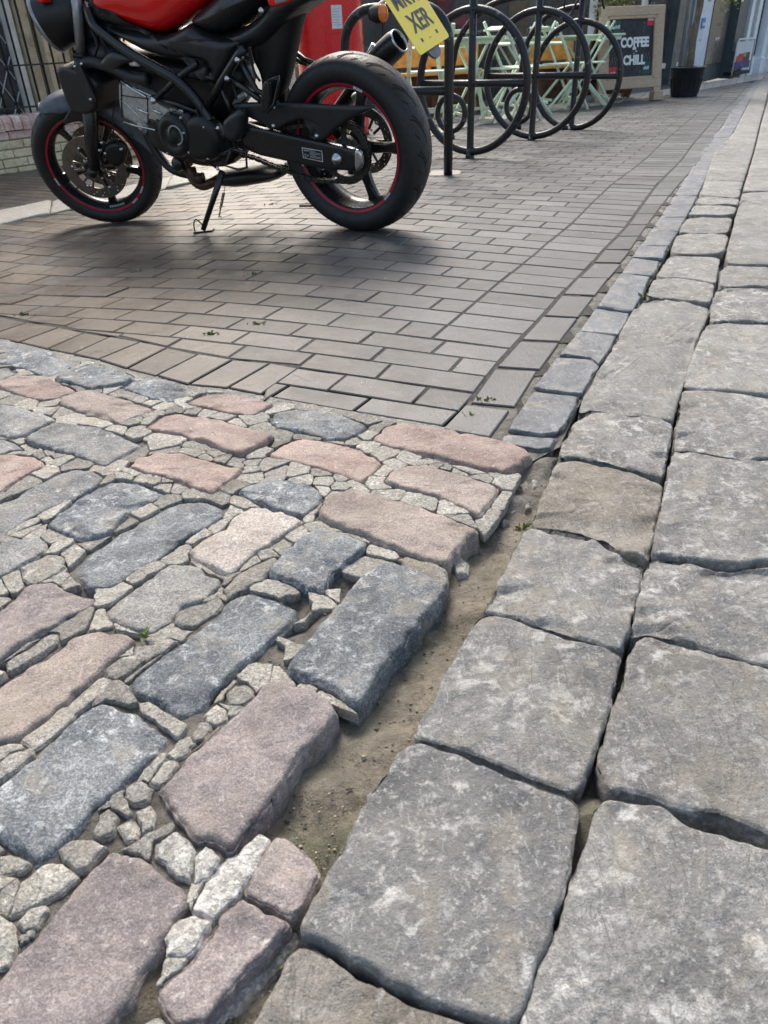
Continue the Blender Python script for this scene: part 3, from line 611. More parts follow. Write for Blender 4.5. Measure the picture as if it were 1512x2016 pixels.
while s<dE[-1]-.05:
    CW=.0945 if k<5 else .1075
    Lmax=min(9.,3.2+s*1.2); t=.004; first=True; ph=(k%2)*.5+rb.uniform(-.07,.07)
    while t<Lmax:
        l=BL*(1+.02*rb.uniform(-1,1))
        if first:
            l=BL*1.03 if k>=5 else (.2,.105,.235,.09,.17)[k]; 
        elif t<.3 and k>=5: l=BL*(.5 if k%2 else 1)
        first=False
        if s<.5 and k%2 and t<.25: pass
        def pt(ss,tt): return Eat(ss)+cdir(ss)*tt
        Q=np.array([pt(s,t),pt(s,t+l),pt(s+CW,t+l),pt(s+CW,t)])
        if area(Q)<0: Q=Q[::-1]
        c=Q.mean(0); dk,sk=pldist(c[0],c[1],KERBP)
        if dk>.16:
            if s<1.3 and pldist(c[0],c[1],BND)[0]<.2:
                Q=clipline(Q,BND)
            elif s<1.3 and pldist(c[0],c[1],BND)[1]<0: Q=None
            if Q is not None and c[1]<14: addbrick(Q,.0018 if rb.random()<.05 else 0)
        t+=l
    s+=CW;k+=1
for i in range(len(SOL_N)-1):
    Q=[G(*SOL_N[i])[:2],G(*SOL_N[i+1])[:2],G(*SOL_F[i+1])[:2],G(*SOL_F[i])[:2]]; addbrick(Q,.002)
LPOLY=['868,846 914,796 1006,807 965,863','924,793 972,726 1060,730 1016,802','976,723 1022,672 1103,675 1064,729','1025,669 1067,624 1139,627 1104,673','1070,622 1104,582 1170,585 1140,626','1107,579 1137,547 1199,548 1173,582','1139,547 1169,519 1225,520 1200,549','1168,517 1190,492 1242,494 1223,518']
for q in LPOLY: addbrick([G(a,b)[:2] for a,b in PL(q)],.0008,.005)
KL=PL('1242,491 1301,407 1325,375 1355,342 1393,296 1407,268 1447,211 1474,180 1495,157')
def bandq(Lp,Rp,l0):
    Lp=np.array([G(a,b)[:2] for a,b in Lp]);Rp=np.array([G(a,b)[:2] for a,b in Rp])
    def at(L,t):
        d=np.concatenate([[0],np.cumsum(np.linalg.norm(np.diff(L,axis=0),axis=1))]); return np.array([np.interp(t*d[-1],d,L[:,k]) for k in(0,1)])
    n=int(np.linalg.norm(np.diff(Lp,axis=0),axis=1).sum()/l0)
    for i in range(n): addbrick([at(Lp,i/n),at(Lp,(i+1)/n),at(Rp,(i+1)/n),at(Rp,i/n)],.001)
bandq(PL('1190,491 1232,449 1293,365 1345,312 1364,285 1416,224 1444,201 1467,174 1488,158'),PL('1242,491 1300,408 1325,378 1356,342 1393,296 1407,269 1447,211 1474,180 1495,158'),.205)
BR.sort(key=lambda b:b[0])
for d,Q,z,tl in BR[:300]:
    c=Q.mean(0); V,F=brickmesh(Q,z,tilt=tl); V=[(v[0]-c[0],v[1]-c[1],v[2]-z) for v in V]
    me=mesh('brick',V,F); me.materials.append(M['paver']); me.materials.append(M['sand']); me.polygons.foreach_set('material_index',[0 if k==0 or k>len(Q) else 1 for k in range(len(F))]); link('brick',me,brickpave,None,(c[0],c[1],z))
far=MB(); tint=[]; fmi=[]
for d,Q,z,tl in BR[300:]:
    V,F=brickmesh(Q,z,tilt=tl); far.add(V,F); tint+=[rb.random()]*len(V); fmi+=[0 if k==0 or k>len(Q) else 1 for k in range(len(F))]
fm=far.mesh('brick_courses'); a=fm.attributes.new('tint','FLOAT','POINT'); a.data.foreach_set('value',tint)
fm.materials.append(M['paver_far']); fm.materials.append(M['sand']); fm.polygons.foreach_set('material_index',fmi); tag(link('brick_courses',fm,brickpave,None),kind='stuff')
KP=['1051,768 1139,778 1134,798 1115,835 1098,849 1068,854 1000,845 1010,825','1000,851 1068,857 1097,858 1086,877 1060,880 985,869 990,855','1051,762 1098,701 1169,707 1181,720 1163,747 1146,776 1085,769','1102,698 1139,652 1213,661 1200,690 1179,717 1163,705','1141,651 1173,607 1239,617 1234,635 1217,659','1176,603 1222,539 1279,544 1268,574 1246,613','1224,537 1244,507 1298,514 1295,527 1283,543','1244,506 1259,484 1315,485 1306,509']
for i,q in enumerate(KP):
    P=np.array(wpoly(PL(q))); stone(P,.001-.004*(i==1)+RNG.uniform(-.002,.003),'kerb_sett',M['blue_sett'],brickpave,depth=.06,r=.0035,n=72,rough=.0022,relief=.002,rim=.0006,seed=i*2.1+130,smooth=0,shrink=.001,tilt=RNG.uniform(-.01,.01,2))
band(PL('1261,482 1293,436 1319,397 1357,339 1374,311 1395,279 1422,249 1440,217 1456,199 1467,184 1495,157'),PL('1317,483 1335,455 1364,404 1394,343 1406,322 1423,296 1452,246 1465,219 1475,200 1486,183 1502,156'),lambda k: rl.uniform(.17,.3),'kerb_sett',M['blue_sett'],brickpave,seed=330.,r=.004)
# pale kerb on the left, behind the motorcycle, running on to the shops
K1=PL('-230,486 0,443 195,403 390,357 575,324 760,288 900,256 1050,224 1200,204 1375,178 1512,153'); K2=PL('-230,462 0,421 195,384 390,342 575,311 760,278 900,247 1050,215 1200,196 1375,170 1512,146')
kp=empty('kerb'); tag(kp,kind='structure')
band(K1,K2,lambda k:.45,'kerb_stone',M['kerb'],kp,seed=400.,r=.006,n=40,z=.018)
# ---------------- object materials ----------------
M['rubber']=simple('tyre_rubber',(.0135,.0138,.015),.55,0,.25,.0006,60)
M['groove']=simple('tread_groove',(.004,.004,.004),.9)
M['blackpl']=simple('black_plastic',(.008,.008,.009),.42,0,.25,.0003,90)
M['blackmt']=simple('black_painted_metal',(.008,.008,.009),.32,0,.2,0,60,Specular_IOR_Level=.6)
M['satin']=simple('satin_dark_fairing',(.015,.0155,.018),.36,0,.15,0,20)
M['fender']=simple('dusty_dark_fender',(.085,.09,.105),.38,0,.2,0,25)
M['alu']=simple('cast_grey_metal',(.44,.43,.415),.4,.35,.2,.0008,60)
M['case']=simple('black_engine_case',(.012,.0115,.011),.42,.2,.2,.0005,80)
M['steel']=simple('bright_steel',(.6,.6,.6),.25,1.,.1)
M['forkgrey']=simple('silver_fork_tube',(.33,.33,.34),.35,.6,.1)
M['disc']=simple('brake_disc_steel',(.22,.20,.18),.38,.9,.15)
M['rust']=simple('heat_browned_pipe',(.085,.045,.028),.5,.6,.4,.0006,50)
M['chain']=simple('dirty_chain',(.045,.04,.033),.6,.4,.5,.001,200)
M['redtape']=simple('red_rim_tape',(.42,.008,.03),.35)
M['white']=simple('white_print',(.75,.75,.75),.5)
M['greyprint']=simple('grey_print',(.3,.31,.32),.5)
M['redpaint']=simple('glossy_red_paint',(.78,.004,.005),.14,0,.05,0,8,Coat_Weight=.7)
M['seat']=simple('black_leatherette',(.014,.014,.015),.3,0,.25,.0005,220)
M['amber']=simple('amber_lens',(.75,.17,.01),.15,0,.15,0,60,Coat_Weight=.6)
M['lens']=simple('clear_headlight_glass',(.12,.16,.22),.05,.6,.1)
def platemat():
    t=NT('number_plate_yellow'); c=t.coord()
    return t.out(t.mix(t.ramp(t.noise(c,40,4),.45,.65,0,.35),(.95,.70,.01),(.9,.72,.2)),.32)
M['plate']=platemat()
M['plateink']=simple('plate_black',(.05,.05,.055),.5)
# ---------------- frames for tracing ----------------
class Fr:
    def __init__(s,o,X,Y,Z): s.o=np.array(o,float); s.A=np.stack([X,Y,Z],1)
    def mat(s): 
        m=Matrix.Identity(4)
        for i in range(3):
            for j in range(3): m[i][j]=s.A[i,j]
            m[i][3]=s.o[i]
        return m
    def B(s,px,py,w=0.):
        r=ray(px,py); n=s.A[:,1]; t=((s.o+n*w-CAM)@n)/(r@n); p=CAM+t*r-s.o; q=s.A.T@p; return (q[0],w,q[2])
    def loc(s,P): return s.A.T@(np.asarray(P)-s.o)
    def wd(s,p): return s.o+s.A@np.asarray(p)
def pillow(mb,poly,yc,W,r=.02,n=56,sm=1,back=True,bulge=1.0,q=.2):
    P=np.array([(p[0],p[2] if len(p)>2 else p[1]) for p in poly],float)
    if sm: P=chaikin(P,sm,q)
    P=resample(P,n); c=P.mean(0)
    S=[1,.975,.94,.88,.78,.62,.4,.18]; L=[]
    def ring(s,sg):
        qq=c+(P-c)*s; d=segdist(qq,P) if s<1 else np.zeros(n)
        h=np.sqrt(np.maximum(0,1-(1-np.minimum(d/r,1))**2))**bulge
        return [(a[0],yc+sg*W*hh,a[1]) for a,hh in zip(qq,h)]
    for s in S[::-1]: L.append(ring(s,-1))
    for s in S[1:]: L.append(ring(s,1))
    V=[v for l in L for v in l]; F=[]
    for i in range(len(L)-1):
        for k in range(n): F.append((i*n+k,i*n+(k+1)%n,(i+1)*n+(k+1)%n,(i+1)*n+k))
    V.append((c[0],yc-W,c[1]));V.append((c[0],yc+W,c[1])); a=len(V)-2
    for k in range(n): F.append(((k+1)%n,k,a)); F.append(((len(L)-1)*n+k,(len(L)-1)*n+(k+1)%n,a+1))
    return mb.add(V,F,True)
def textmesh(s,size,bold=0.,extr=.0004,align='CENTER',sx=1.):
    cu=bpy.data.curves.new('txt','FONT'); cu.body=s; cu.size=size; cu.align_x=align; cu.align_y='CENTER'; cu.offset=bold; cu.extrude=extr; cu.space_line=1.05
    o=bpy.data.objects.new('txt',cu); COL.objects.link(o); dg=bpy.context.evaluated_depsgraph_get(); me=bpy.data.meshes.new_from_object(o.evaluated_get(dg)); bpy.data.objects.remove(o); bpy.data.curves.remove(cu)
    for v in me.vertices: v.co.x*=sx
    return me
def text(s,size,parent,mat,M4,bold=0.,extr=.0004,name='lettering',sx=1.,align='CENTER'):
    me=textmesh(s,size,bold,extr,align,sx); me.materials.clear(); me.materials.append(mat); o=link(name,me,parent); o.matrix_local=M4; return o
def frame4(o,X,Y,Z):
    m=Matrix.Identity(4)
    for i in range(3): m[i][0]=X[i];m[i][1]=Y[i];m[i][2]=Z[i];m[i][3]=o[i]
    return m
def nrm(v): v=np.array(v,float); return v/np.linalg.norm(v)
# ---------------- motorcycle ----------------
Cr=np.array([-.0642,3.0828,.3014]); Cf=np.array([-1.2853,3.8554,.2040])
left=np.array([-.5282,-.8367,-.1454]); left=nrm(left)
Cr=Cr-left*.034; Cf=Cf-left*.034
X=nrm(Cf-Cr); left=nrm(left-X*(left@X)); Zb=np.cross(X,left)
BK=Fr(Cr-Zb*.31,X,left,Zb)
moto=empty('motorcycle'); moto.matrix_world=BK.mat()
tag(moto,'red and black motorcycle leaning on its side stand on the brick paving','motorcycle')
th=.524; sa=np.array([-math.sin(.436),0,math.cos(.436)])
Rf=np.array(Matrix.Rotation(th,3,Vector(sa)))
FW=Fr(BK.wd([BK.loc(Cf)[0]+.028,0,.305]), BK.A@Rf[:,0],BK.A@Rf[:,1],BK.A@Rf[:,2])
FWm=BK.mat().inverted()@FW.mat()
B=lambda s,w=0.: [BK.B(a,b,w) for a,b in PL(s)]
BF=lambda s,w=0.: [FW.B(a,b,w) for a,b in PL(s)]
def part(name,mb,m,parent=moto,M4=None):
    o=mb.build(name,M[m],parent)
    if M4 is not None: o.matrix_local=M4
    return o
def annulus(mb,r0,r1,y,th,rows,n=144,holes=lambda i,k:False):
    rr=np.linspace(r0,r1,rows+1); V=[];F=[]
    for sgn in(1,-1):
        for r in rr:
            for k in range(n): a=2*math.pi*k/n; V.append((r*math.cos(a),y+sgn*th/2,r*math.sin(a)))
    o=(rows+1)*n
    for i in range(rows):
        for k in range(n):
            k2=(k+1)%n
            if holes(i,k): 
                continue
            F.append((i*n+k,i*n+k2,(i+1)*n+k2,(i+1)*n+k)); F.append((o+i*n+k,o+(i+1)*n+k,o+(i+1)*n+k2,o+i*n+k2))
    for k in range(n):
        k2=(k+1)%n; F.append((rows*n+k,rows*n+k2,o+rows*n+k2,o+rows*n+k)); F.append((k,o+k,o+k2,k2))
    mb.add(V,F)
def make_wheel(M4,prof,hw,spoke0,spw,rear):
    w=MB(); e=hw
    w.lathe([(.212,e-.012),(.2135,e),(.228,e+.004),(.2295,e-.004),(.222,e-.012),(.222,-e+.012),(.2295,-e+.004),(.228,-e-.004),(.2135,-e),(.212,-e+.012),(.2,-e*.45),(.194,0),(.2,e*.45)],96,closed_prof=True)
    w.lathe([(.0,.055),(.026,.055),(.03,.04),(.042,.03),(.048,0),(.042,-.03),(.03,-.05),(0,-.055)],40)
    wh=part('wheel',w,'blackmt',moto,M4)
    for i in range(5):
        a=spoke0+i*2*math.pi/5; s=MB(); u=np.array([math.cos(a),0,math.sin(a)]); p=np.array([-u[2],0,u[0]])
        L=[(.035,.030,.020),(.08,.021,.020),(.14,.0165,.018),(.185,.022,.015),(.203,.034,.013)]; V=[]
        for r,ww,tt in L:
            for (c,d) in ((-1,-.5),(-.7,-1),(.7,-1),(1,-.5),(1,.5),(.7,1),(-.7,1),(-1,.5)): V.append(u*r+p*ww*c*spw+np.array([0,tt*d,0]))
        F=[tuple((i2*8+k,i2*8+(k+1)%8,(i2+1)*8+(k+1)%8,(i2+1)*8+k)) for i2 in range(len(L)-1) for k in range(8)]
        s.add(V,F,False); part('spoke',s,'blackmt',wh)
    t=MB(); full=prof+[(r,-y) for r,y in prof[::-1][1:]]; t.lathe(full,128); part('tyre',t,'rubber',wh)
    t=MB(); t.lathe([(.2165,e+.0012),(.2255,e+.0040)],128); part('rim_tape',t,'redtape',wh)
    # printed blocks and maker's name on the rim tape and barrel
    for a in ((2.02,-.12,-2.3) if rear else (-.12,-2.05,3.9)):
        u=np.array([math.cos(a),0,math.sin(a)]); tv=np.array([-u[2],0,u[0]])
        text('SUZUKI',.011,wh,M['white'],frame4(u*.2205+np.array([0,e+.004,0]),tv if not rear or a<2 else -tv*-1,u*(1),np.array([0,1,0])) if False else frame4(u*.2205+np.array([0,e+.0048,0]),-tv,u,np.array([0,1,0])),bold=.0005,name='rim_lettering')
    t=MB()
    for k in range(9):
        for a0 in ((-1.85,) if rear else (-1.75,)):
            a=a0+k*.045; u=np.array([math.cos(a),0,math.sin(a)]); tv=np.array([-u[2],0,u[0]])
            c=u*.2075+np.array([0,e-.004,0]); V=[c-tv*.003,c+tv*.003,c+tv*.003-u*.008*1-np.array([0,.006,0]),c-tv*.003-u*.008-np.array([0,.006,0])]; t.add(V,[(0,1,2,3)])
    part('rim_graphic',t,'greyprint',wh)
    g=MB()
    def surf(y):
        ys=[p[1] for p in full][::-1];rs=[p[0] for p in full][::-1]; return np.interp(y,ys,rs)+.0006
    hwid=max(p[1] for p in prof)
    for k in range(16 if rear else 18):
        for sg in(1,-1):
            a0=2*math.pi*(k+(.5 if sg<0 else 0))/(16 if rear else 18)
            for (pts,wd) in (([(0,.04),(.09,.1),(.2,.32),(.27,.55),(.3,.78)],.0042),([(.17,.1),(.26,.35),(.33,.6)],.0034),([(.06,.5),(.12,.7),(.15,.86)],.003)):
                pp=smooth_path([(a,b,0) for a,b in pts],5); V=[]
                for q in pp:
                    for dw in(-1,1):
                        yy=q[1]*hwid*.92*sg+dw*wd*.35; a=a0-q[0]+dw*wd*2.2; r=surf(yy); V.append((r*math.cos(a),yy,r*math.sin(a)))
                g.add(V,[(2*i,2*i+1,2*i+3,2*i+2) for i in range(len(pp)-1)])
    part('tread_groove',g,'groove',wh)
    return wh
RM=Matrix.Translation((0,0,.31))
RP=[(.221,.058),(.232,.070),(.250,.0785),(.268,.080),(.284,.0745),(.2975,.058),(.306,.034),(.3095,.014),(.310,0)]
FP=[(.221,.042),(.236,.053),(.252,.0595),(.268,.058),(.282,.046),(.292,.030),(.2985,.012),(.3,0)]
rw=make_wheel(RM,RP,.060,math.radians(40),1.0,True)
fw=make_wheel(FWm,FP,.044,math.radians(-10),.85,False)
def valve(wh,a,y): 
    u=np.array([math.cos(a),0,math.sin(a)]); t=MB(); t.tube([u*.2+[0,y,0],u*.17+[0,y+.012,0]],.004,8); part('valve_stem',t,'rubber',wh)
valve(rw,-.55,.02); valve(fw,-.5,.015)
# brake discs with drilled holes
for wh,y,r0,r1,n in ((rw,-.075,.085,.12,150),(fw,.062,.098,.147,180),(fw,-.062,.098,.147,180)):
    d=MB(); annulus(d,r0,r1,y,.004,10,n,lambda i,k: (k%9==0 and i in(2,)) or (k%9==3 and i==4) or (k%9==6 and i==7)); 
    for k in range(6):
        a=k*math.pi/3+.3; u=np.array([math.cos(a),0,math.sin(a)]); tv=np.array([-u[2],0,u[0]])
        for sg in(-1,1): d.bar(u*.045+tv*.012*sg+[0,y-.001,0],u*(r0+.006)+tv*.022*sg+[0,y-.001,0],.010,.004,up=(0,1,0))
    part('brake_disc',d,'disc',wh)
    for k in range(6):
        a=k*math.pi/3+.3; u=np.array([math.cos(a),0,math.sin(a)])
        for q_,r_ in ((r0+.004,.008),(.052,.005)):
            c=MB(); c.lathe([(0,y+.009),(r_*.75,y+.008),(r_,y+.003)],12,c=(u[0]*q_,0,u[2]*q_)); part('disc_bolt',c,'steel',wh)
# sprocket and chain
sp=MB(); YC=.078
annulus(sp,.086,.104,YC,.006,2,84)
for k in range(42):
    a=2*math.pi*k/42; u=np.array([math.cos(a),0,math.sin(a)]); sp.box(u*.107+[0,YC,0],(.008,.005,.007),R=np.stack([u,[0,1,0],np.cross(u,[0,1,0])],1))
for k in range(5):
    a=2*math.pi*k/5+.5; u=np.array([math.cos(a),0,math.sin(a)]); sp.bar(u*.03+[0,YC,0],u*.09+[0,YC,0],.022,.006,up=(0,1,0))
sp.lathe([(0,.085),(.035,.085),(.05,.075),(.052,.05),(.03,.04)],36)
part('sprocket',sp,'chain',rw)
ch=MB(); rs,fs=.107,.042; fc=np.array(BK.B(478,285,.078)); fc=np.array([fc[0],YC,fc[2]]); rc=np.array([0,YC,.31]); pts=[]
for k in range(26): a=math.radians(95+ (170*k/25)); 
lower=[np.array(BK.B(a,b,YC)) for a,b in PL('505,312 535,325 560,335 590,344 620,355')]
a1=math.radians(255)
arc=[rc+rs*np.array([math.cos(t),0,math.sin(t)]) for t in np.linspace(math.radians(262)-2*math.pi,math.radians(80)-2*math.pi,1)]
arc=[rc+rs*np.array([math.cos(t),0,math.sin(t)]) for t in np.linspace(math.radians(-75),math.radians(-275),26)]
path=[fc+np.array([-.01,0,-fs])]+lower[:]+arc+[fc+np.array([-.01,0,fs])]+[fc+fs*np.array([math.cos(t),0,math.sin(t)]) for t in np.linspace(1.4,-1.4,8)]
path=[np.array(p) for p in path]; Lp=np.vstack([path,path[:1]]); dd=np.concatenate([[0],np.cumsum(np.linalg.norm(np.diff(Lp,axis=0),axis=1))]); NL=int(dd[-1]/.0155)
cen=[np.array([np.interp(t*dd[-1]/NL,dd,Lp[:,k]) for k in range(3)]) for t in range(NL)]
for i in range(NL):
    a=cen[i];b=cen[(i+1)%NL]; w=.009 if i%2 else .0055
    for sg in(-1,1): ch.bar(a+[0,sg*w,0]-(b-a)*.12,b+[0,sg*w,0]+(b-a)*.12,.0025,.0135,up=(0,0,1) if abs((b-a)[2])<abs((b-a)[0])*3 else (1,0,0))
    ch.tube([a+[0,-.008,0],a+[0,.008,0]],.0045,6)
part('chain',ch,'chain')
# swingarm
m=MB(); pillow(m,B('470,240 500,250 560,264 640,282 698,294 708,298 712,333 700,339 630,333 560,318 505,306 475,290',.125),.11,.018,.008,72,1); arm=part('swingarm',m,'blackmt')
m=MB(); pillow(m,B('480,240 520,236 560,262 640,280 690,296 690,330 620,330 520,305 480,290',-.10),-.11,.015,.012,48,1); m.bar(np.array(BK.B(520,275,.1)),np.array([BK.B(520,275,.1)[0],-.1,BK.B(520,275,.1)[2]]),.05,.06); part('swingarm_beam',m,'blackmt',arm)
m=MB(); pillow(m,B('697,295 706,295 713,304 714,326 706,338 698,337',.132),.125,.010,.008,40,1); part('end_cap',m,'steel',arm)
ax=np.array(BK.B(663,313,.13)); m=MB(); m.lathe([(0,.150),(.008,.150),(.010,.146),(.0135,.145),(.0145,.138),(.019,.137),(.021,.129)],6*4,c=(ax[0],0,ax[2])); part('axle_nut',m,'steel',arm)
q=B('594,290 634,297 636,319 597,311',.1295); m=MB(); c=np.mean(q,0)
m.add([np.array(p) for p in q],[(0,1,2,3)]); lb=part('warning_label',m,'white',arm)
m=MB(); qi=[c+(np.array(p)-c)*np.array([.94,1,.88])+[0,.0006,0] for p in q]; m.add(qi,[(0,1,2,3)]); part('label_face',m,'blackpl',arm)
m=MB(); u=qi[1]-qi[0]; v=qi[3]-qi[0]
for j in range(6):
    a=qi[0]+u*.36+v*(.1+.14*j)+[0,.0005,0]; m.add([a,a+u*(.58 if j%3 else .3),a+u*(.58 if j%3 else .3)+v*.07,a+v*.07],[(0,1,2,3)])
for (x,y,s) in((.06,.1,.12),(.06,.55,.1),(.2,.08,.13),(.2,.6,.1),(.07,.8,.09)):
    a=qi[0]+u*x+v*y+[0,.0005,0]; m.add([a,a+u*s,a+u*s*.9+v*.16,a+u*.01+v*.18],[(0,1,2,3)])
part('label_print',m,'greyprint',arm)
# chain guard
m=MB(); pillow(m,B('455,203 530,201 600,204 680,208 742,209 722,220 694,233 664,252 646,272 634,280 620,276 618,262 626,248 612,238 590,236 566,244 548,256 530,256 516,244 490,232 462,218',.115),.108,.012,.012,110,1,q=.15); gd=part('chain_guard',m,'satin')
for a,b in((538,248),(623,268)):
    c=BK.B(a,b,.12); m=MB(); m.lathe([(0,.126),(.005,.125),(.008,.121),(.009,.118)],14,c=(c[0],0,c[2])); part('bolt',m,'steel',gd)
# pivot cover and foot peg
m=MB(); pillow(m,B('436,240 452,224 472,212 482,222 480,262 466,282 446,276',.15),.135,.028,.02,48,1); part('pivot_cover',m,'satin')
m=MB(); pillow(m,B('518,160 528,157 531,170 533,200 529,222 514,222 512,200',.165),.16,.010,.008,48,1); pg=part('passenger_peg',m,'blackmt')
m=MB(); m.tube([BK.B(a,b,.165) for a,b in PL('529,158 549,151 548,168 540,205 526,221')],.006,8); part('peg_bracket',m,'blackmt',pg)
# frame
fr=MB(); fr.tube(smooth_path([BK.B(a,b,w) for a,b,w in((172,10,.06),(182,45,.12),(215,75,.13),(262,108,.135),(310,135,.135),(345,155,.135),(375,182,.135),(398,212,.135),(415,238,.135))]),.0185,14)
fm=part('frame',fr,'blackmt')
for s,r,w in(('304,196 345,158 388,124',.012,.125),('410,206 440,155 470,108 482,95',.016,.13),('300,192 350,206 392,222',.011,.12),('345,155 402,150 440,160',.010,.1),('476,122 505,178 525,188',.0105,.13),('455,155 490,180 520,202',.0115,.13),('438,178 448,205 455,222',.006,.14),('572,95 600,118 618,125',.010,-.11),('574,110 592,122 604,126',.009,-.12)):
    m=MB(); m.tube([BK.B(a,b,w) for a,b in PL(s)],r,10); part('frame_tube',m,'blackmt',fm)
for a,b,w,r in((302,198,.135,.013),(468,118,.14,.010),(448,155,.14,.010),(422,262,.15,.009),(430,252,.15,.008),(430,332,.15,.006)):
    c=BK.B(a,b,w); m=MB(); m.lathe([(0,w+.012),(r*.5,w+.012),(r*.6,w+.007),(r,w+.006),(r*1.05,w)],16,c=(c[0],0,c[2])); part('frame_bolt',m,'steel',fm)
# engine, inner panels and a black airbox fill added for darkness under the tank
m=MB(); pillow(m,B('178,60 250,90 400,120 470,110 500,150 480,215 430,240 400,232 330,205 240,155 185,118',0),0,.075,.05,64,1); part('airbox_fill',m,'blackpl')
m=MB(); pillow(m,B('500,70 596,-20 606,10 592,50 584,90 576,130 566,170 552,206 520,206 524,150 505,112',0.0),0,.06,.05,64,1); part('inner_mudguard',m,'blackpl')
m=MB(); pillow(m,B('300,190 345,200 405,225 440,240 470,250 480,300 450,330 400,325 330,300 300,260',.03),.0,.11,.05,64,1); eng=part('engine',m,'case')
# engine covers
def cover(px,py,w,r,h,name,mt,par):
    c=BK.B(px,py,w); m=MB(); m.lathe([(0,w+h),(r*.28,w+h),(r*.32,w+h-.004),(r*.55,w+h-.004),(r*.6,w+h),(r*.82,w+h-.003),(r*.95,w+h*.6),(r,w),(r,w-.06)],44,c=(c[0],0,c[2])); return part(name,m,mt,par)
cv=cover(347,266,.15,.083,.03,'generator_cover','case',eng)
m=MB(); c=BK.B(347,266,.18); m.tube([np.array([c[0]+.035*math.cos(t),.184,c[2]+.035*math.sin(t)]) for t in np.linspace(.3,4.8,20)],.0035,6); part('cover_badge',m,'greyprint',cv)
m=MB(); pillow(m,B('360,232 392,225 420,245 432,285 425,318 385,322 365,300',.16),.13,.04,.03,48,1); part('sprocket_cover',m,'case',eng)
m=MB(); c=np.array(BK.B(372,238,.14)); m.lathe([(0,.03),(.02,.03),(.024,.024),(.024,-.02)],24,axis='Z',c=c); part('oil_cap',m,'blackpl',eng)
m=MB(); m.box(np.array(BK.B(338,234,.15)),(.03,.03,.05),bev=.006); part('connector',m,'blackpl',eng)
m=MB(); m.bar(np.array(BK.B(336,214,.13)),np.array(BK.B(362,222,.13)),.01,.016,bev=.002); part('bracket',m,'steel',eng)
# front cylinder in bare grey metal with studs and rods
m=MB(); pillow(m,B('229,158 244,157 300,186 335,212 340,236 318,258 300,256 284,258 262,246 243,236 233,214 230,190',.105),.045,.065,.02,72,1,q=.15); cy=part('cylinder_head',m,'alu')
for s,r in(('236,196 250,205 290,246',.0035),('244,240 268,248 306,256',.004),('240,160 262,176 288,192',.007),('270,214 292,224',.006),('300,216 318,224',.006),('262,172 300,190',.004),('290,192 291,246',.002),('240,188 292,195',.002),('238,160 240,232',.0025)):
    m=MB(); m.tube([BK.B(a,b,.112) for a,b in PL(s)],r,8); part('stud',m,'steel' if r>=.0035 else 'case',cy)
m=MB(); pillow(m,B('268,238 282,244 282,258 272,256',.11),.1,.012,.006,28,1); part('lug',m,'alu',cy)
# radiator, hoses, shroud
m=MB(); pillow(m,B('160,112 235,138 236,205 205,215 178,206 150,124',.0),-.0,.13,.012,48,1); rd=part('radiator',m,'blackpl')
m=MB(); pillow(m,B('141,126 154,121 188,200 176,206',.155),.15,.006,.004,32,1,q=.08); part('radiator_guard',m,'satin',rd)
for a,b in((147,131),(160,126),(178,196)):
    c=BK.B(a,b,.158); m=MB(); m.lathe([(0,.162),(.004,.162),(.006,.156)],12,c=(c[0],0,c[2])); part('guard_bolt',m,'steel',rd)
m=MB(); m.tube(smooth_path([BK.B(a,b,.12) for a,b in PL('160,128 178,122 200,128 225,132 245,143 262,153 290,156')]),[.017]*7+[.024]*12+[.018]*18,14) if False else m.tube(smooth_path([BK.B(a,b,.12) for a,b in PL('160,128 178,122 200,127 228,136 250,148 270,154 292,156')]),.021,14); part('coolant_hose',m,'rubber')
m=MB(); m.tube([BK.B(a,b,.1) for a,b in PL('240,124 262,124 300,128')],.012,12); part('upper_hose',m,'rubber')
m=MB(); m.tube([BK.B(a,b,.113) for a,b in PL('258,123 274,124')],.0125,12); part('hose_clip',m,'white')
m=MB(); pillow(m,B('192,124 212,100 246,108 262,122 240,128 226,142 206,142',.14),.125,.02,.02,40,1); part('air_scoop',m,'satin')
# tank, side panels, seat, tail
m=MB(); pillow(m,B('168,-30 170,0 178,18 190,36 206,50 240,57 275,64 308,70 330,62 350,48 372,30 395,12 412,-4 430,-40 390,-95 300,-120 205,-100',.09),0,.125,.085,110,1,bulge=.8); part('fuel_tank',m,'redpaint')
m=MB(); pillow(m,B('164,-20 168,14 182,40 204,54 250,62 308,74 335,64 365,44 385,60 415,76 452,76 470,80 458,108 444,140 424,172 414,176 406,160 404,128 388,122 330,121 280,108 236,84 196,62 172,44 160,10',.12),0,.122,.03,110,1,bulge=.6,q=.15); part('side_panel',m,'satin')
m=MB(); m.tube(smooth_path([BK.B(a,b,.128) for a,b in PL('172,14 196,60 262,104 330,146')]),.012,8); part('panel_seam',m,'blackpl')
m=MB(); pillow(m,B('358,42 372,26 400,2 430,-25 520,-30 516,4 490,30 462,52 425,72 400,70 378,60',.11),0,.125,.06,80,1,bulge=.8); part('seat',m,'seat')
m=MB(); pillow(m,B('405,76 440,68 470,52 500,28 524,-10 640,-50 620,6 585,20 550,48 520,78 500,98 470,104 446,100',.115),0,.10,.04,80,1,bulge=.7); tl=part('tail_fairing',m,'satin')
m=MB(); pillow(m,B('516,-20 580,-30 566,8 536,16 523,14',.118),.093,.014,.008,40,1,q=.1); part('tail_badge',m,'redpaint',tl)
m=MB(); pillow(m,B('540,-10 574,-20 562,4 540,11 534,9',.124),.104,.006,.004,32,1,q=.1); part('badge_inlay',m,'forkgrey',tl)
c=BK.B(512,22,.115); m=MB(); m.lathe([(0,.118),(.006,.117),(.011,.110)],16,c=(c[0],0,c[2])); part('tail_bolt',m,'steel',tl)
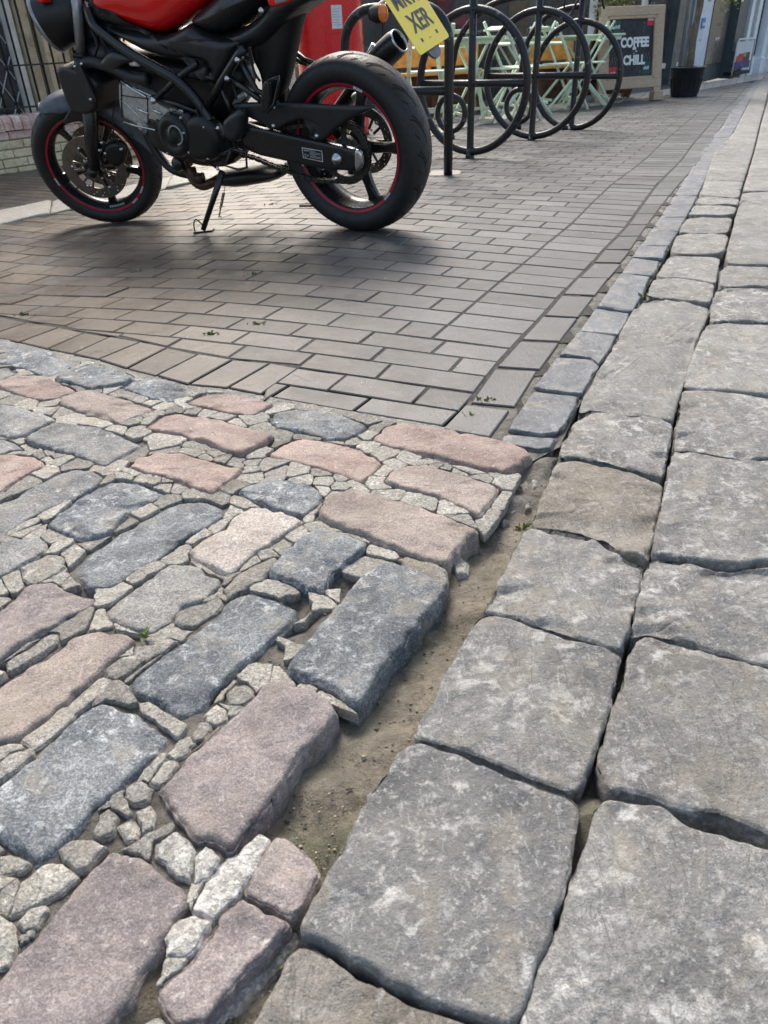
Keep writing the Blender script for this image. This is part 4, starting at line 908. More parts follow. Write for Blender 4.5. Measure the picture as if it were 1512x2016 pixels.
# shock linkage, reservoir and odd brackets seen through the frame
for s,r,w,mt in(('468,165 474,188',.016,.04,'case'),('462,205 472,192 482,186',.012,.05,'alu'),('452,292 484,300 486,330 470,334 442,326 455,296',.005,.15,'blackmt'),('425,330 398,308 412,306',.005,.15,'blackmt'),('392,205 405,240 414,262 424,300',.006,.14,'blackpl'),('360,170 388,190',.018,.06,'alu'),('412,300 440,302 462,292 486,302',.007,.14,'blackmt'),('532,100 536,200',.012,.03,'blackmt'),('552,110 556,200',.014,.0,'blackpl'),('566,150 572,205',.004,-.05,'steel')):
    m=MB(); m.tube([BK.B(a,b,w) for a,b in PL(s)],r,10); part('linkage',m,mt)
for s_,r,w,nm_ in(('166,-20 176,20 190,60 186,100',.006,.05,'cable'),('172,-20 184,30 200,80 214,118',.005,.08,'cable'),('180,60 192,88 186,112 196,116',.006,.10,'cable'),('395,206 404,240 410,268 424,300',.004,.15,'cable'),('386,214 396,250 400,280 420,306',.003,.155,'cable'),('410,300 392,296 384,312',.0035,.15,'cable'),('470,90 480,110 496,118',.006,.11,'cable'),('490,96 500,140 512,160',.005,.08,'cable'),('300,196 322,206 350,214',.004,.135,'cable'),('455,150 466,196',.0045,.12,'cable')):
    m=MB(); m.tube(smooth_path([BK.B(a,b,w) for a,b in PL(s_)],5),r,7); part(nm_,m,'rubber')
for a,b,w,r in((322,236,.155,.007),(330,302,.155,.006),(372,300,.165,.006),(402,250,.165,.006),(410,312,.16,.006),(362,262,.18,.005),(478,112,.13,.006),(496,150,.12,.005),(540,212,.14,.005),(356,232,.17,.006)):
    c=BK.B(a,b,w); m=MB(); m.lathe([(0,w+.006),(r*.6,w+.006),(r,w)],10,c=(c[0],0,c[2])); part('screw',m,'alu')
# exhaust
m=MB(); m.tube(smooth_path([BK.B(a,b,w) for a,b,w in((366,322,.02),(374,344,.04),(386,360,.06),(402,366,.06),(420,358,.05),(436,350,.0),(470,346,-.04))]),.019,16); ex=part('exhaust_pipe',m,'rust')
m=MB(); m.tube(smooth_path([BK.B(a,b,w) for a,b,w in((288,262,.0),(306,296,.0),(330,326,.0),(356,340,.0),(400,348,-.03))]),.019,14); part('down_pipe',m,'case',ex)
m=MB(); pillow(m,B('430,338 470,332 520,326 556,330 562,345 540,356 480,366 440,364',-.02),-.03,.07,.025,56,1); part('exhaust_chamber',m,'case',ex)
m=MB(); m.lathe([(0,.02),(.026,.018),(.030,.01),(.030,-.06)],28,c=BK.B(352,322,.06)); part('oil_filter',m,'blackmt')
m=MB(); m.tube([BK.B(a,b,.05) for a,b in PL('362,312 372,332')],.012,10); m.tube([BK.B(a,b,.07) for a,b in PL('376,330 384,352 398,350')],.02,12); part('header_pipe',m,'rust',ex)
m=MB(); P0=np.array(BK.B(650,240,-.17)); P1=np.array(BK.B(742,122,-.17)); P2=np.array(BK.B(786,80,-.17)); dr=nrm(P2-P1)
m.tube([P0,P1-dr*.02,P1,P1+dr*.05,P2-dr*.02,P2],[.026,.036,.045,.047,.046,.040],28,caps=False); mf=part('muffler',m,'blackmt')
_u=nrm(np.cross(dr,[0,1,0])); RD=np.stack([_u,np.cross(dr,_u),dr],1); m=MB(); m.lathe([(.0402,-.012),(.0408,.002),(.0385,.0045),(.0365,.002),(.036,-.01)],32,axis='Z',c=P2,R=RD); part('muffler_tip',m,'steel',mf)
m=MB(); m.lathe([(.036,-.008),(.035,-.05),(0,-.052)],32,axis='Z',c=P2,R=RD); part('muffler_core',m,'groove',mf)
m=MB(); m.tube([P1-dr*.06+[0,0,.03],P1+[0,.0,.055]],.012,8); part('heat_shield',m,'steel',mf)
m=MB(); pillow(m,[(ax_[0]-.0,0,ax_[2]) for ax_ in B('690,186 716,172 728,182 722,196 700,202',-.085)],-.09,.025,.012,32,1); part('brake_caliper',m,'alu')
# side stand
FT=BK.loc(G(402,456)); FT2=BK.loc(G(400,452,.02)); pv=np.array(BK.B(438,338,.13))
m=MB(); m.tube([pv,pv*.5+FT2*.5,FT2],[.015,.012,.011],12); st=part('side_stand',m,'blackmt')
a=BK.loc(G(383,457,.004)); b=BK.loc(G(420,453,.004)); m=MB(); m.bar(a,b,.038,.008,up=BK.A.T@np.array([0,0,1.]),bev=.002); part('stand_foot',m,'blackmt',st)
m=MB(); m.tube(smooth_path([BK.loc(G(*p)) if 0 else BK.loc(G(384,456,.01)+np.array(d)) for p,d in(((0,0),(0,0,0)),((0,0),(0,0,.03)),((0,0),(.012,0,.05)),((0,0),(.03,0,.035)),((0,0),(.05,0,.01)))]),.003,8); part('stand_loop',m,'blackmt',st)
s0=np.array(BK.B(446,352,.13)); s1=np.array(BK.B(431,428,.15)); m=MB(); hp=[]
for k in range(121):
    t=k/120; c=s0+(s1-s0)*(.35+.4*t); hp.append(c+np.array([math.cos(k*.85)*.006,math.sin(k*.85)*.006,0]))
m.tube(hp,.0014,5); m.tube([s0,s0+(s1-s0)*.35],.0015,5); m.tube([s0+(s1-s0)*.75,s1,s1+[-.015,0,.004]],.0028,6); part('stand_spring',m,'steel' if 0 else 'blackmt',st)
# fork, fender, caliper, headlight (turned with the steering)
def pf(name,mb,m,par=moto): return part(name,mb,m,par,FWm)
fa=Rf.T@np.array([0,0,0]); 
lo=np.array(FW.B(186,326,.095)); md=np.array(FW.B(172,175,.095)); up1=np.array(FW.B(160,110,.095)); up2=np.array(FW.B(148,-30,.095))
m=MB(); m.tube([lo+[0,0,-.01],lo*.7+md*.3,md],[.030,.033,.031],18); fk_=pf('fork_slider',m,'blackmt')
m=MB(); m.tube([md,up1],.034,18); m.tube([up1,up1+(up2-up1)*.05],.03,18); pf('fork_guard',m,'blackpl',moto)
m=MB(); m.tube([up1,up2],.0205,18); pf('fork_tube',m,'forkgrey')
m=MB(); D=np.array([0,-.19,0]); m.tube([lo+D,md+D],[.03,.03],14); m.tube([md+D,up2+D],.021,14); pf('fork_slider',m,'blackmt')
m=MB(); pillow(m,BF('150,142 158,140 162,170 170,190 168,206 152,196 146,166',.11),.105,.004,.003,32,1); pf('fork_bracket',m,'blackmt')
# fender: a curved shell over the tyre
def shell(mb,a0,a1,R0,hw,th=.004,n=40,taper=None):
    V=[];W_=[-1,-.93,-.75,-.45,0,.45,.75,.93,1]; D=[-.045,-.012,.006,.014,.018,.014,.006,-.012,-.045]; m_=len(W_)
    for side_ in(0,1):
        for k in range(n+1):
            t=k/n; a=a0+(a1-a0)*t; tp=taper(t) if taper else 1.
            for w,d in zip(W_,D):
                r=R0+(d*tp if d<0 else d)-side_*th; V.append((r*math.cos(a),w*hw*(.55+.45*tp),r*math.sin(a)))
    o=(n+1)*m_; F=[]
    for k in range(n):
        for i in range(m_-1):
            a,b,c,d=k*m_+i,k*m_+i+1,(k+1)*m_+i+1,(k+1)*m_+i; F.append((a,b,c,d)); F.append((o+a,o+d,o+c,o+b))
    for k in range(n):
        for i in(0,m_-1): F.append((k*m_+i,(k+1)*m_+i,o+(k+1)*m_+i,o+k*m_+i))
    for k in(0,n):
        for i in range(m_-1): F.append((k*m_+i,k*m_+i+1,o+k*m_+i+1,o+k*m_+i))
    mb.add(V,F,True)
def wang(px,py,y=.05): q=FW.B(px,py,y); return math.atan2(q[2],q[0])
A0=wang(72,214); A1=wang(318,300)
if A1<A0: A1+=2*math.pi
m=MB(); shell(m,A0,A1,.306,.072,taper=lambda t: min(1,.35+ t*4)*min(1,.4+(1-t)*3)); fd=pf('front_fender',m,'fender')
m=MB(); pillow(m,BF('120,244 138,212 160,186 178,186 186,215 178,245 150,240 132,246',.085),.075,.010,.012,40,1); pf('fender_stay',m,'satin',moto)
m=MB(); pillow(m,BF('208,282 232,276 252,290 248,318 228,330 212,318 200,300',.1),.09,.028,.018,40,1); cal=pf('brake_caliper',m,'blackpl')
for a,b in((200,281),(196,296),(207,302),(238,294)):
    c=FW.B(a,b,.12); m=MB(); m.lathe([(0,.126),(.005,.126),(.0075,.118)],12,c=(c[0],0,c[2])); m2=pf('caliper_bolt',m,'steel')
m=MB(); m.tube(smooth_path([FW.B(a,b,w) for a,b,w in((238,294,.12),(226,268,.12),(221,240,.11),(226,205,.10),(230,175,.09))]),.0032,7); pf('brake_hose',m,'rubber')
m=MB(); m.lathe([(0,.125),(.012,.125),(.014,.12),(.022,.118),(.026,.09)],20); pf('axle_cap',m,'blackmt')
# headlight bucket: a bowl on the steering, glass forward
hc=np.array(FW.B(118,30,0.)); hx=nrm([.98,0,-.15]); hR=np.stack([nrm(np.cross([0,1,0],hx)),np.array([0,1.,0]),hx],1)
m=MB(); m.lathe([(0,-.13),(.04,-.128),(.075,-.11),(.10,-.07),(.112,-.02),(.115,.03),(.113,.05)],36,axis='Z',c=hc,R=hR); hd=pf('headlight',m,'blackpl')
m=MB(); m.lathe([(.114,.048),(.118,.052),(.118,.062),(.110,.066)],36,axis='Z',c=hc,R=hR); pf('headlight_rim',m,'forkgrey')
m=MB(); m.lathe([(.110,.062),(.09,.078),(.05,.09),(0,.095)],36,axis='Z',c=hc,R=hR); pf('headlight_glass',m,'lens')
m=MB(); m.tube([FW.B(96,-8,.1),FW.B(74,-6,.1)],.022,14); pf('front_indicator',m,'redpaint')
m=MB(); pillow(m,BF('140,-40 240,-60 250,60 215,110 190,120 165,110 150,60',.0),0,.06,.03,40,1); pf('steering_head',m,'blackpl')
# rear indicator, number plate and its flap
ic=np.array(BK.B(746,27,.13)); m=MB(); m.lathe([(0,-.03),(.02,-.028),(.026,-.01),(.027,.012)],28,axis='Z',c=ic,R=np.stack([[0,1,0],[0,0,1.],[1,0,0]],1)@np.diag([1,1,-1])); m.tube([ic+[.02,-.0,.01],ic+[.05,-.12,.02]],.008,10); ind=part('indicator',m,'blackpl')
m=MB(); m.lathe([(.0255,.012),(.023,.021),(.014,.027),(0,.029)],28,axis='Z',c=ic,R=np.stack([[0,1,0],[0,0,1.],[-1,0,0]],1)); part('indicator_lens',m,'amber',ind)
pc=np.array(BK.B(816,24,0.)); rk=math.radians(30); pu=np.array([math.sin(rk),0,math.cos(rk)]); pn=np.array([-math.cos(rk),0,math.sin(rk)]); py_=np.array([0,-1.,0]); tw=math.radians(4); pu,py_=pu*math.cos(tw)-py_*math.sin(tw),py_*math.cos(tw)+pu*math.sin(tw)
PM=frame4(pc,py_,pu,pn)
def rrect(w,h,r,z,n=5):
    P=[]
    for cx,cy,a0 in((w/2-r,h/2-r,0),(-w/2+r,h/2-r,90),(-w/2+r,-h/2+r,180),(w/2-r,-h/2+r,270)):
        for k in range(n+1): a=math.radians(a0+90*k/n); P.append((cx+r*math.cos(a),cy+r*math.sin(a),z))
    return P
def slab_(w,h,r,t):
    a=rrect(w,h,r,0);b=rrect(w,h,r,-t);n=len(a); return a+b,[tuple(range(n)),tuple(range(2*n-1,n-1,-1))]+[(k,n+k,n+(k+1)%n,(k+1)%n) for k in range(n)]
m=MB(); m.add(*slab_(.238,.235,.012,.002)); pl=part('number_plate',m,'plate',moto,PM)
text('MK17',.083,pl,M['plateink'],Matrix.Translation((0,.052,.0006)),bold=.0018,sx=.92,name='plate_lettering')
text('XER',.083,pl,M['plateink'],Matrix.Translation((.004,-.030,.0006)),bold=.0018,sx=.95,name='plate_lettering')
text('www.bikeplates.co.uk' if 0 else '........',.010,pl,M['plateink'],Matrix.Translation((.0,-.085,.0006)),name='plate_lettering')
for s,x in((-1,-.055),(1,.06)):
    m=MB(); m.add([(x-.006,-.088,.0007),(x+.006,-.088,.0007),(x+.006,-.076,.0007),(x-.006,-.076,.0007)],[(0,1,2,3)]); part('plate_mark',m,'plateink',pl)
m=MB(); m.lathe([(0,.003),(.004,.0025),(.005,0)],12,axis='Z',c=(-.055,.09,0)); part('plate_bolt',m,'blackpl',pl)
m=MB(); m.add(*slab_(.085,.16,.035,.008)); part('mud_flap',m,'fender',moto,frame4(pc-pu*.075+np.array([.012,0,0]),py_,pu,pn))
m=MB(); m.bar(pc+pu*.12+[.02,0,0],pc+pu*.4+[.25,0,0],.07,.02); part('plate_carrier',m,'blackpl')
# ---------------- materials of the street ----------------
def rackmat():
    t=NT('chipped_black_paint'); c=t.coord(); ch=t.ramp(t.noise(c,22,6,.7),.60,.66); col=t.mix(ch,(.012,.012,.013),(.16,.17,.18))
    return t.out(col,t.ramp(t.noise(c,60,3),.3,.7,.28,.5),t.bump(t.noise(c,50,4),.002))
M['rack']=rackmat()
M['green']=simple('pale_green_paint',(.64,.76,.58),.5,0,.12,.0008,30)
M['orange']=simple('orange_stained_wood',(.85,.45,.10),.55,0,.25,.001,14)
M['brownwood']=simple('dark_brown_wood',(.13,.06,.03),.55,0,.4,.001,18)
def woodmat(name,a,b):
    t=NT(name); c=t.coord(); mp=t.n('ShaderNodeMapping'); t.set(mp.inputs[0],c); mp.inputs['Scale'].default_value=(3,3,40)
    n=t.noise(mp.outputs[0],6,5,.6,.6); return t.out(t.mix(t.ramp(n,.35,.65),a,b),.65,t.bump(n,.002))
M['frame_wood']=woodmat('weathered_pallet_wood',(.42,.29,.18),(.62,.48,.35))
M['board']=simple('chalkboard_black',(.028,.028,.032),.6,0,.3,0,12)
M['chalk']=simple('white_letters',(.82,.82,.80),.7)
M['cupgreen']=simple('green_cup_print',(.025,.10,.07),.7); M['cupred']=simple('red_cup_print',(.62,.035,.06),.7)
M['chalkline']=simple('chalk_line',(.35,.38,.37),.8)
M['postred']=simple('pillar_box_red',(.74,.008,.015),.28,0,.08,.0004,20,Coat_Weight=.3)
M['paper']=simple('white_paper',(.72,.74,.75),.6,0,.1)
M['charcoal']=simple('charcoal_shopfront',(.04,.038,.036),.5,0,.25,.0008,10)
M['inside']=simple('dim_interior',(.06,.045,.035),.8,0,.5,0,3)
def glassmat(name,tint,al=.35):
    t=NT(name); return t.out((*tint,1),.04,None,None,Alpha=al,Specular_IOR_Level=1.)
M['glass']=glassmat('shop_glass',(.10,.12,.13),.45)
M['greyblue']=simple('grey_blue_panel',(.26,.30,.34),.35,0,.2,0,5)
M['creamstone']=rockmat('cream_stone',(.62,.50,.30),(.78,.67,.46),(.75,.68,.54),spk=.12,speckle=200,blsc=8,coarse=3,blot=(.5,.7),rough=.85,dark=.6)
M['buff']=rockmat('buff_brick',(.74,.62,.36),(.84,.75,.50),(.72,.68,.58),spk=.15,speckle=180,blsc=20,rough=.9,hsvvar=.15,dark=.3)
M['redbrick']=rockmat('salmon_coping_brick',(.6,.34,.27),(.7,.45,.37),(.74,.66,.60),spk=.15,speckle=180,blsc=16,blot=(.42,.6),rough=.85,hsvvar=.15,dark=.3)
M['wmortar']=simple('wall_mortar',(.5,.44,.33),.95,0,.25,.001,30)
M['iron']=simple('black_iron_railing',(.02,.02,.022),.4,0,.3,0,20)
M['lattice']=simple('white_lattice_paint',(.6,.6,.58),.6)
M['windark']=simple('leaded_window_glass',(.05,.055,.06),.15,0,.4,0,6)
M['cream']=simple('cream_shopfront_paint',(.82,.79,.70),.6,0,.12,.0005,8)
M['whitepaint']=simple('white_shopfront_paint',(.88,.9,.92),.45,0,.08,.0004,8)
M['slate']=simple('slate_grey_paint',(.065,.085,.095),.4,0,.15,0,8)
M['taupe']=simple('taupe_window_vinyl',(.13,.115,.095),.22,0,.12,0,4)
M['poster']=simple('pale_blue_window_film',(.62,.74,.88),.3,0,.08,0,4)
M['goldtext']=simple('muted_gold_letters',(.33,.31,.12),.6)
M['pot']=simple('black_plastic_pot',(.022,.025,.03),.45,0,.25,.001,14)
M['bark']=rockmat('pale_bark',(.16,.125,.085),(.25,.205,.15),(.36,.32,.26),spk=.25,speckle=150,blsc=24,rough=.9,b1=.006)
M['potsoil']=simple('pot_soil',(.05,.04,.03),.95,0,.4,.004,60)
M['galv']=simple('galvanised_pole',(.30,.34,.38),.45,.6,.15)
def leafmat(name,a,b):
    t=NT(name); c=t.n('ShaderNodeNewGeometry').outputs['Random Per Island']; return t.out(t.mix(c,a,b),.55,None,None,Subsurface_Weight=0.0)
M['leaf']=leafmat('olive_leaves',(.10,.13,.035),(.42,.40,.11)); M['weed']=leafmat('weed_green',(.06,.10,.02),(.17,.22,.06))
M['navy']=simple('navy_print',(.03,.03,.22),.4); M['photoprint']=simple('photo_print_red',(.5,.04,.05),.4); M['skin']=simple('photo_print_warm',(.45,.28,.2),.5); M['photodark']=simple('photo_print_dark',(.03,.02,.02),.4)
M['yellow']=simple('yellow_enamel',(.8,.6,.05),.35); M['bluegrey']=simple('blue_print',(.05,.18,.5),.4); M['teal']=simple('teal_print',(.25,.5,.5),.4)
def v3(p): return np.array(p,float)
def tpart(name,mb,m,parent): return mb.build(name,M[m],parent)
UP=np.array([0,0,1.])
# ---------------- penny farthing cycle racks ----------------
def rack(bpx,top,bot,xl,xr,small,label,ht=1.25,arc=None):
    Bp=G(*bpx); zt=HY(Bp,top); zb=HY(Bp,bot); R=(zt-zb)/2; zc=(zt+zb)/2; C=Bp+UP*zc; best=None
    for a in np.linspace(-1.3,1.3,521):
        d=v3([math.cos(a),math.sin(a),0]); e=abs(proj(C-d*R)[0]-xl)+abs(proj(C+d*R)[0]-xr)
        if best is None or e<best[0]: best=(e,a)
    a=best[1]; d=v3([math.cos(a),math.sin(a),0])
    e=empty('bicycle_rack',Bp,a,label=label,cat='bicycle rack',group='penny farthing shaped bicycle racks on the brick paving')
    r=.024
    m=MB(); m.tube([(R*math.cos(t),0,zc+R*math.sin(t)) for t in np.linspace(0,2*math.pi,64,endpoint=False)],r,12,closed=True); tpart('hoop',m,'rack',e)
    m=MB(); m.tube([(0,0,-.02),(0,0,.03),(0,0,zb-.01),(0,0,zb+.03),(0,0,zc),(0,0,ht)],[r*1.25,r*1.2,r*1.15,r*.95,r*.95,r],12); tpart('post',m,'rack',e)
    m=MB(); m.tube([(-R,0,zc),(R,0,zc)],r*.85,12); tpart('crossbar',m,'rack',e)
    # small wheel and the backbone that curves down to it
    if small:
        Q=G(small[0],small[1]); q=(Q-Bp)@d; rs=small[2]
        m=MB(); m.tube([(q+rs*math.cos(t),0,.05+rs+rs*math.sin(t)) for t in np.linspace(0,2*math.pi,40,endpoint=False)],r*.9,12,closed=True); sw=tpart('small_hoop',m,'rack',e)
        m=MB(); m.tube([(q,0,-.02),(q,0,.06)],[r*1.5,r*.9],12); tpart('foot',m,'rack',sw)
        z0=.05+2*rs; H=zt+.10
        m=MB(); m.tube(smooth_path([(q,0,z0),(q+.01*R,0,z0+.25*(H-z0)),(q+.10*(-q),0,z0+.62*(H-z0)),(q*.62,0,z0+.88*(H-z0)),(q*.3,0,H-.015),(0,0,H)],6),r*.9,12); tpart('backbone',m,'rack',e)
    m=MB(); m.tube(smooth_path([(0,-.28,ht-.02),(0,-.2,ht+.03),(0,0,ht+.03),(0,.2,ht+.03),(0,.28,ht-.02)]),r*.7,10); tpart('handlebar',m,'rack',e)
    return e,a,R
r1,a_r,R1=rack((925,311),18,298,828,1053,None,'nearest bicycle rack hoop, chipped black paint, just right of the motorcycle number plate')
print('hoop yaw',a_r,'R',R1)
rack((1046,276),20,268,958,1155,(893,272,.125),'middle bicycle rack, large hoop overlapping the nearest one, small ring behind the plain post')
e3,_,_=rack((1124,256),42,252,1052,1232,(977,262,.125),'farthest bicycle rack, its hoop in front of the coffee chalkboard')
# a lock cable hanging on the farthest rack
b3=v3(e3.location); m=MB(); m.tube(smooth_path([b3+[0,-.03,1.0],b3+[-.13,-.05,.97],b3+[-.15,-.05,.86],b3+[-.1,-.04,.82],b3+[-.03,-.04,.93],b3+[.1,-.04,.97],b3+[.17,-.04,.85]]),.009,8); o=m.build('lock_cable',M['rubber']); tag(o,'black cable lock looped round the top of the farthest bicycle rack','lock')
# plain inverted-U stand beside the rear wheel
Bp=G(882,345); H=HY(Bp,8); Lp=Bp+v3([-.56,.30,0]); 
best=None
for a in np.linspace(2.2,3.9,300):
    q=Bp+v3([math.cos(a),math.sin(a),0])*.62; e=abs(proj(q+UP*.5)[0]-682)
    if best is None or e<best[0]: best=(e,a)
a=best[1]; d=v3([math.cos(a),math.sin(a),0]); st=empty('cycle_stand',Bp,a,label='plain black inverted-U cycle stand close behind the rear tyre and number plate',cat='cycle stand')
m=MB(); pts=[(0,0,-.02),(0,0,H*.5),(0,0,H-.2)]+[(.17-.17*math.cos(t),0,H-.17+.17*math.sin(t)) for t in np.linspace(0,math.pi/2,9)]+[(.62-.17+.17*math.sin(t),0,H-.17+.17*math.cos(t)) for t in np.linspace(0,math.pi/2,9)]+[(.62,0,H*.5),(.62,0,-.02)]
m.tube(pts,.0255,14); tpart('tube',m,'rack',st)
m=MB(); m.tube([(0,0,H*.52),(.62,0,H*.52)],.0225,12); tpart('crossbar',m,'rack',st)
pp=np.array([G(x,y)[:2] for x,y in PL('842,347 905,345 908,337 850,338')]); stone(pp if area(pp)>0 else pp[::-1],.004+float(gz(*pp[0])),'footing',M['kerb'],None,depth=.02,r=.002,n=32,relief=.001,rim=0,shrink=0)
tag(bpy.data.objects['footing'],'small pale cement patch at the foot of the plain cycle stand','cement patch')
# ---------------- pillar box ----------------
Pb=G(662,268); wpx=(proj(Pb+v3([.5,0,.3]))[0]-proj(Pb+v3([-.5,0,.3]))[0]); rad=128/wpx/2
pb=empty('post_box',Pb,0,label='bright red pillar post box with a white notice, behind the rear wheel',cat='post box')
m=MB(); m.lathe([(0,0),(rad*1.05,0),(rad*1.05,.12),(rad*.99,.14),(rad*.99,1.25),(rad*1.08,1.28),(rad*1.08,1.34),(rad*.9,1.42),(0,1.5)],48,axis='Z'); tpart('body',m,'postred',pb)
dv=nrm(v3([0,0,0])-v3([Pb[0],Pb[1],0])); a=math.atan2(dv[1],dv[0])
def arcpanel(a0,a1,z0,z1,r,t,name,mat,par,n=8):
    m=MB(); V=[];F=[]
    for k in range(n+1):
        q=a0+(a1-a0)*k/n
        for rr in(r,r+t):
            for z in(z0,z1): V.append((rr*math.cos(q),rr*math.sin(q),z))
    for k in range(n):
        b=k*4; F+=[(b+2,b+3,b+7,b+6),(b,b+2,b+6,b+4),(b+1,b+5,b+7,b+3)]
    F+=[(0,1,3,2),(n*4,n*4+2,n*4+3,n*4+1)]; m.add(V,F); return tpart(name,m,mat,par)
zt=HY(Pb,12); zb=HY(Pb,62)
dr_=arcpanel(a-.62,a+.75,.15,1.18,rad*.99,.012,'door','postred',pb,14)
arcpanel(a+.02,a+.42,zb-.015,zt+.02,rad+.008,.012,'notice_frame','postred',dr_)
arcpanel(a+.08,a+.36,zb+.015,zt-.005,rad+.0205,.002,'notice','paper',dr_)
for k in range(7): arcpanel(a+.11,a+.33-.03*(k%3),zt-.03-k*.018,zt-.033-k*.018,rad+.0228,.0004,'notice_line','greyprint',dr_,3)
# ---------------- low brick wall, railing and stone building on the left ----------------
Wa=G(-160,366); Wb=G(60,335); wd=nrm((Wb-Wa)*v3([1,1,0])); L=3.2; Wc=Wb; wn=v3([wd[1],-wd[0],0]); Hw=HY(Wb,228)
base=Wb-wd*1.6; base[2]=Wb[2]-.03
wa=math.atan2(wd[1],wd[0]); wall=empty('brick_wall',base,wa,label='low sunlit buff brick wall with a salmon brick coping under the railing at far left',cat='wall')
H0=Hw+.03; cop=.10; LW=2.9
m=MB(); m.box((LW/2,.13,(H0-cop-.006)/2),(LW,.19,H0-cop-.006)); tpart('mortar_core',m,'wmortar',wall)
nc=5; chh=(H0-cop)/nc
for r in range(nc):
    x=-.11 if r%2 else 0.
    while x<LW-.05:
        l=.215 if r%2==0 or True else .1
        m=MB(); m.box((0,0,0),(l-.010,.03,chh-.010),bev=.004); o=tpart('brick',m,'buff' if (r<nc-1) else 'redbrick',wall); o.location=(x+l/2,.028+rb.uniform(-.002,.002),r*chh+chh/2)
        x+=l
x=0; k=0
while x<LW:
    m=MB(); m.lathe([(0,.115),(.03,.113),(.045,.10),(.05,.08),(.05,.0),(0,0)],4); 
    m=MB(); l=.078; V=[]
    prof=[(-.125,0),(-.125,.055),(-.112,.085),(-.08,.1),(.08,.1),(.112,.085),(.125,.055),(.125,0)]
    for xx in(-l/2+.004,l/2-.004): V+=[(xx,y,z) for y,z in prof]
    n=8; F=[tuple(range(n))[::-1],tuple(range(n,2*n))]+[(i,(i+1)%n,n+(i+1)%n,n+i) for i in range(n)]
    m.add(V,F); o=tpart('coping_brick',m,'redbrick',wall); o.location=(x+l/2,.125+rb.uniform(-.004,.004),H0-cop+rb.uniform(-.002,.003)); x+=l;k+=1
rail=empty('railing',base+UP*H0,wa,label='black iron railing with slender bars standing on the low brick wall',cat='railing')
for z in(.045,.335,1.0):
    m=MB(); m.box((LW/2,.13,z),(LW,.03,.012)); tpart('rail',m,'iron',rail)
x=.03
while x<LW:
    m=MB(); m.tube([(x,.13,0),(x,.13,1.1),(x,.13,1.18)],[.009,.009,.001],8); tpart('bar',m,'iron',rail); x+=.105
bl=empty('stone_building',base+v3([wn[0]*-.55,wn[1]*-.55,0]),wa,label='cream stone building with a latticed dark window behind the railing, far left',cat='building')
m=MB(); m.box((1.5,.35,1.9),(3.6,.3,3.8)); tpart('wall',m,'creamstone',bl)
def alongz(A,d,px,z):
    lo,hi=-3.,6.
    for i in range(40):
        m_=(lo+hi)/2
        if proj(A+d*m_+UP*z)[0]<px: lo=m_
        else: hi=m_
    return lo
xw=alongz(v3(bl.location)-v3([wn[0]*-.2,wn[1]*-.2,0])*0,wd,48,.75)
win=MB(); win.box((xw-.42,.19,1.05),(.84,.04,2.1)); wo=tpart('window',win,'windark',bl)
k=-1.2
while k<1.2:
    for sg in(-1,1):
        a=v3([xw-.42+k,.160,0.]);  
        p=[];z0,z1=.05,2.1
        # diagonal strips clipped to the window
        x0,x1=xw-.82,xw-.02
        xa=x0;za=(xa-(xw-.42+k))*sg*1.7+1.0; xb=x1; zb_=(xb-(xw-.42+k))*sg*1.7+1.0
        pa=v3([xa,za]);pb_=v3([xb,zb_])
        def clip(pa,pb_):
            for lim,s in((z0,1),(z1,-1)):
                fa=(pa[1]-lim)*s;fb=(pb_[1]-lim)*s
                if fa<0 and fb<0: return None
                if fa<0: pa=pa+(pb_-pa)*fa/(fa-fb)
                if fb<0: pb_=pb_+(pa-pb_)*fb/(fb-fa)
            return pa,pb_
        r=clip(pa,pb_)
        if r is not None and np.linalg.norm(r[1]-r[0])>.05:
            m=MB(); m.bar((r[0][0],.160-.004*sg,r[0][1]),(r[1][0],.160-.004*sg,r[1][1]),.005,.014,up=(0,1,0)); tpart('lattice_bar',m,'lattice',wo)
    k+=.155
for xx,w,dp,mt in((xw+.03,.07,.1,'cream'),(xw+.13,.08,.16,'creamstone'),(xw+.24,.07,.24,'creamstone'),(xw+.38,.16,.2,'creamstone'),(xw+.62,.2,.26,'creamstone')):
    m=MB(); m.box((xx,.2-dp/2,1.9),(w,dp,3.8),bev=.02); m.box((xx,.2-dp/2-.0,.12),(w+.03,dp+.03,.24),bev=.01); tpart('moulding',m,mt,bl)
# ---------------- café front ----------------
Ca=G(560,222); Cb=G(1058,193); cdv=nrm((Cb-Ca)*v3([1,1,0])); ca=math.atan2(cdv[1],cdv[0]); CLn=np.linalg.norm((Cb-Ca)[:2]); cb=Ca.copy(); cb[2]=min(Ca[2],Cb[2])-.02
cafe=empty('cafe',cb,ca,label='dark charcoal café shopfront with large windows behind the green chairs',cat='shop')
m=MB(); m.box((CLn/2,.9,1.7),(CLn,.06,3.4)); m.box((CLn/2,.5,3.2),(CLn,.9,.5)); tpart('back_wall',m,'inside',cafe)
m=MB(); m.box((CLn/2,.03,.16),(CLn,.08,.34)); tpart('stall_riser',m,'charcoal',cafe)
m=MB(); m.box((CLn/2,-.02,3.1),(CLn,.16,.6)); tpart('fascia',m,'charcoal',cafe)
nb=5
for i in range(nb+1):
    m=MB(); m.box((CLn*i/nb,.0,1.55),(.09,.10,2.6)); tpart('pilaster',m,'charcoal',cafe)
for i in range(nb):
    x0=CLn*i/nb+.045;x1=CLn*(i+1)/nb-.045
    m=MB(); m.box(((x0+x1)/2,.03,1.55),(x1-x0,.012,2.44)); w=tpart('window',m,'glass',cafe)
    m=MB(); m.box(((x0+x1)/2,.45,.62),(x1-x0,.26,.03)); tpart('shelf',m,'orange',cafe)
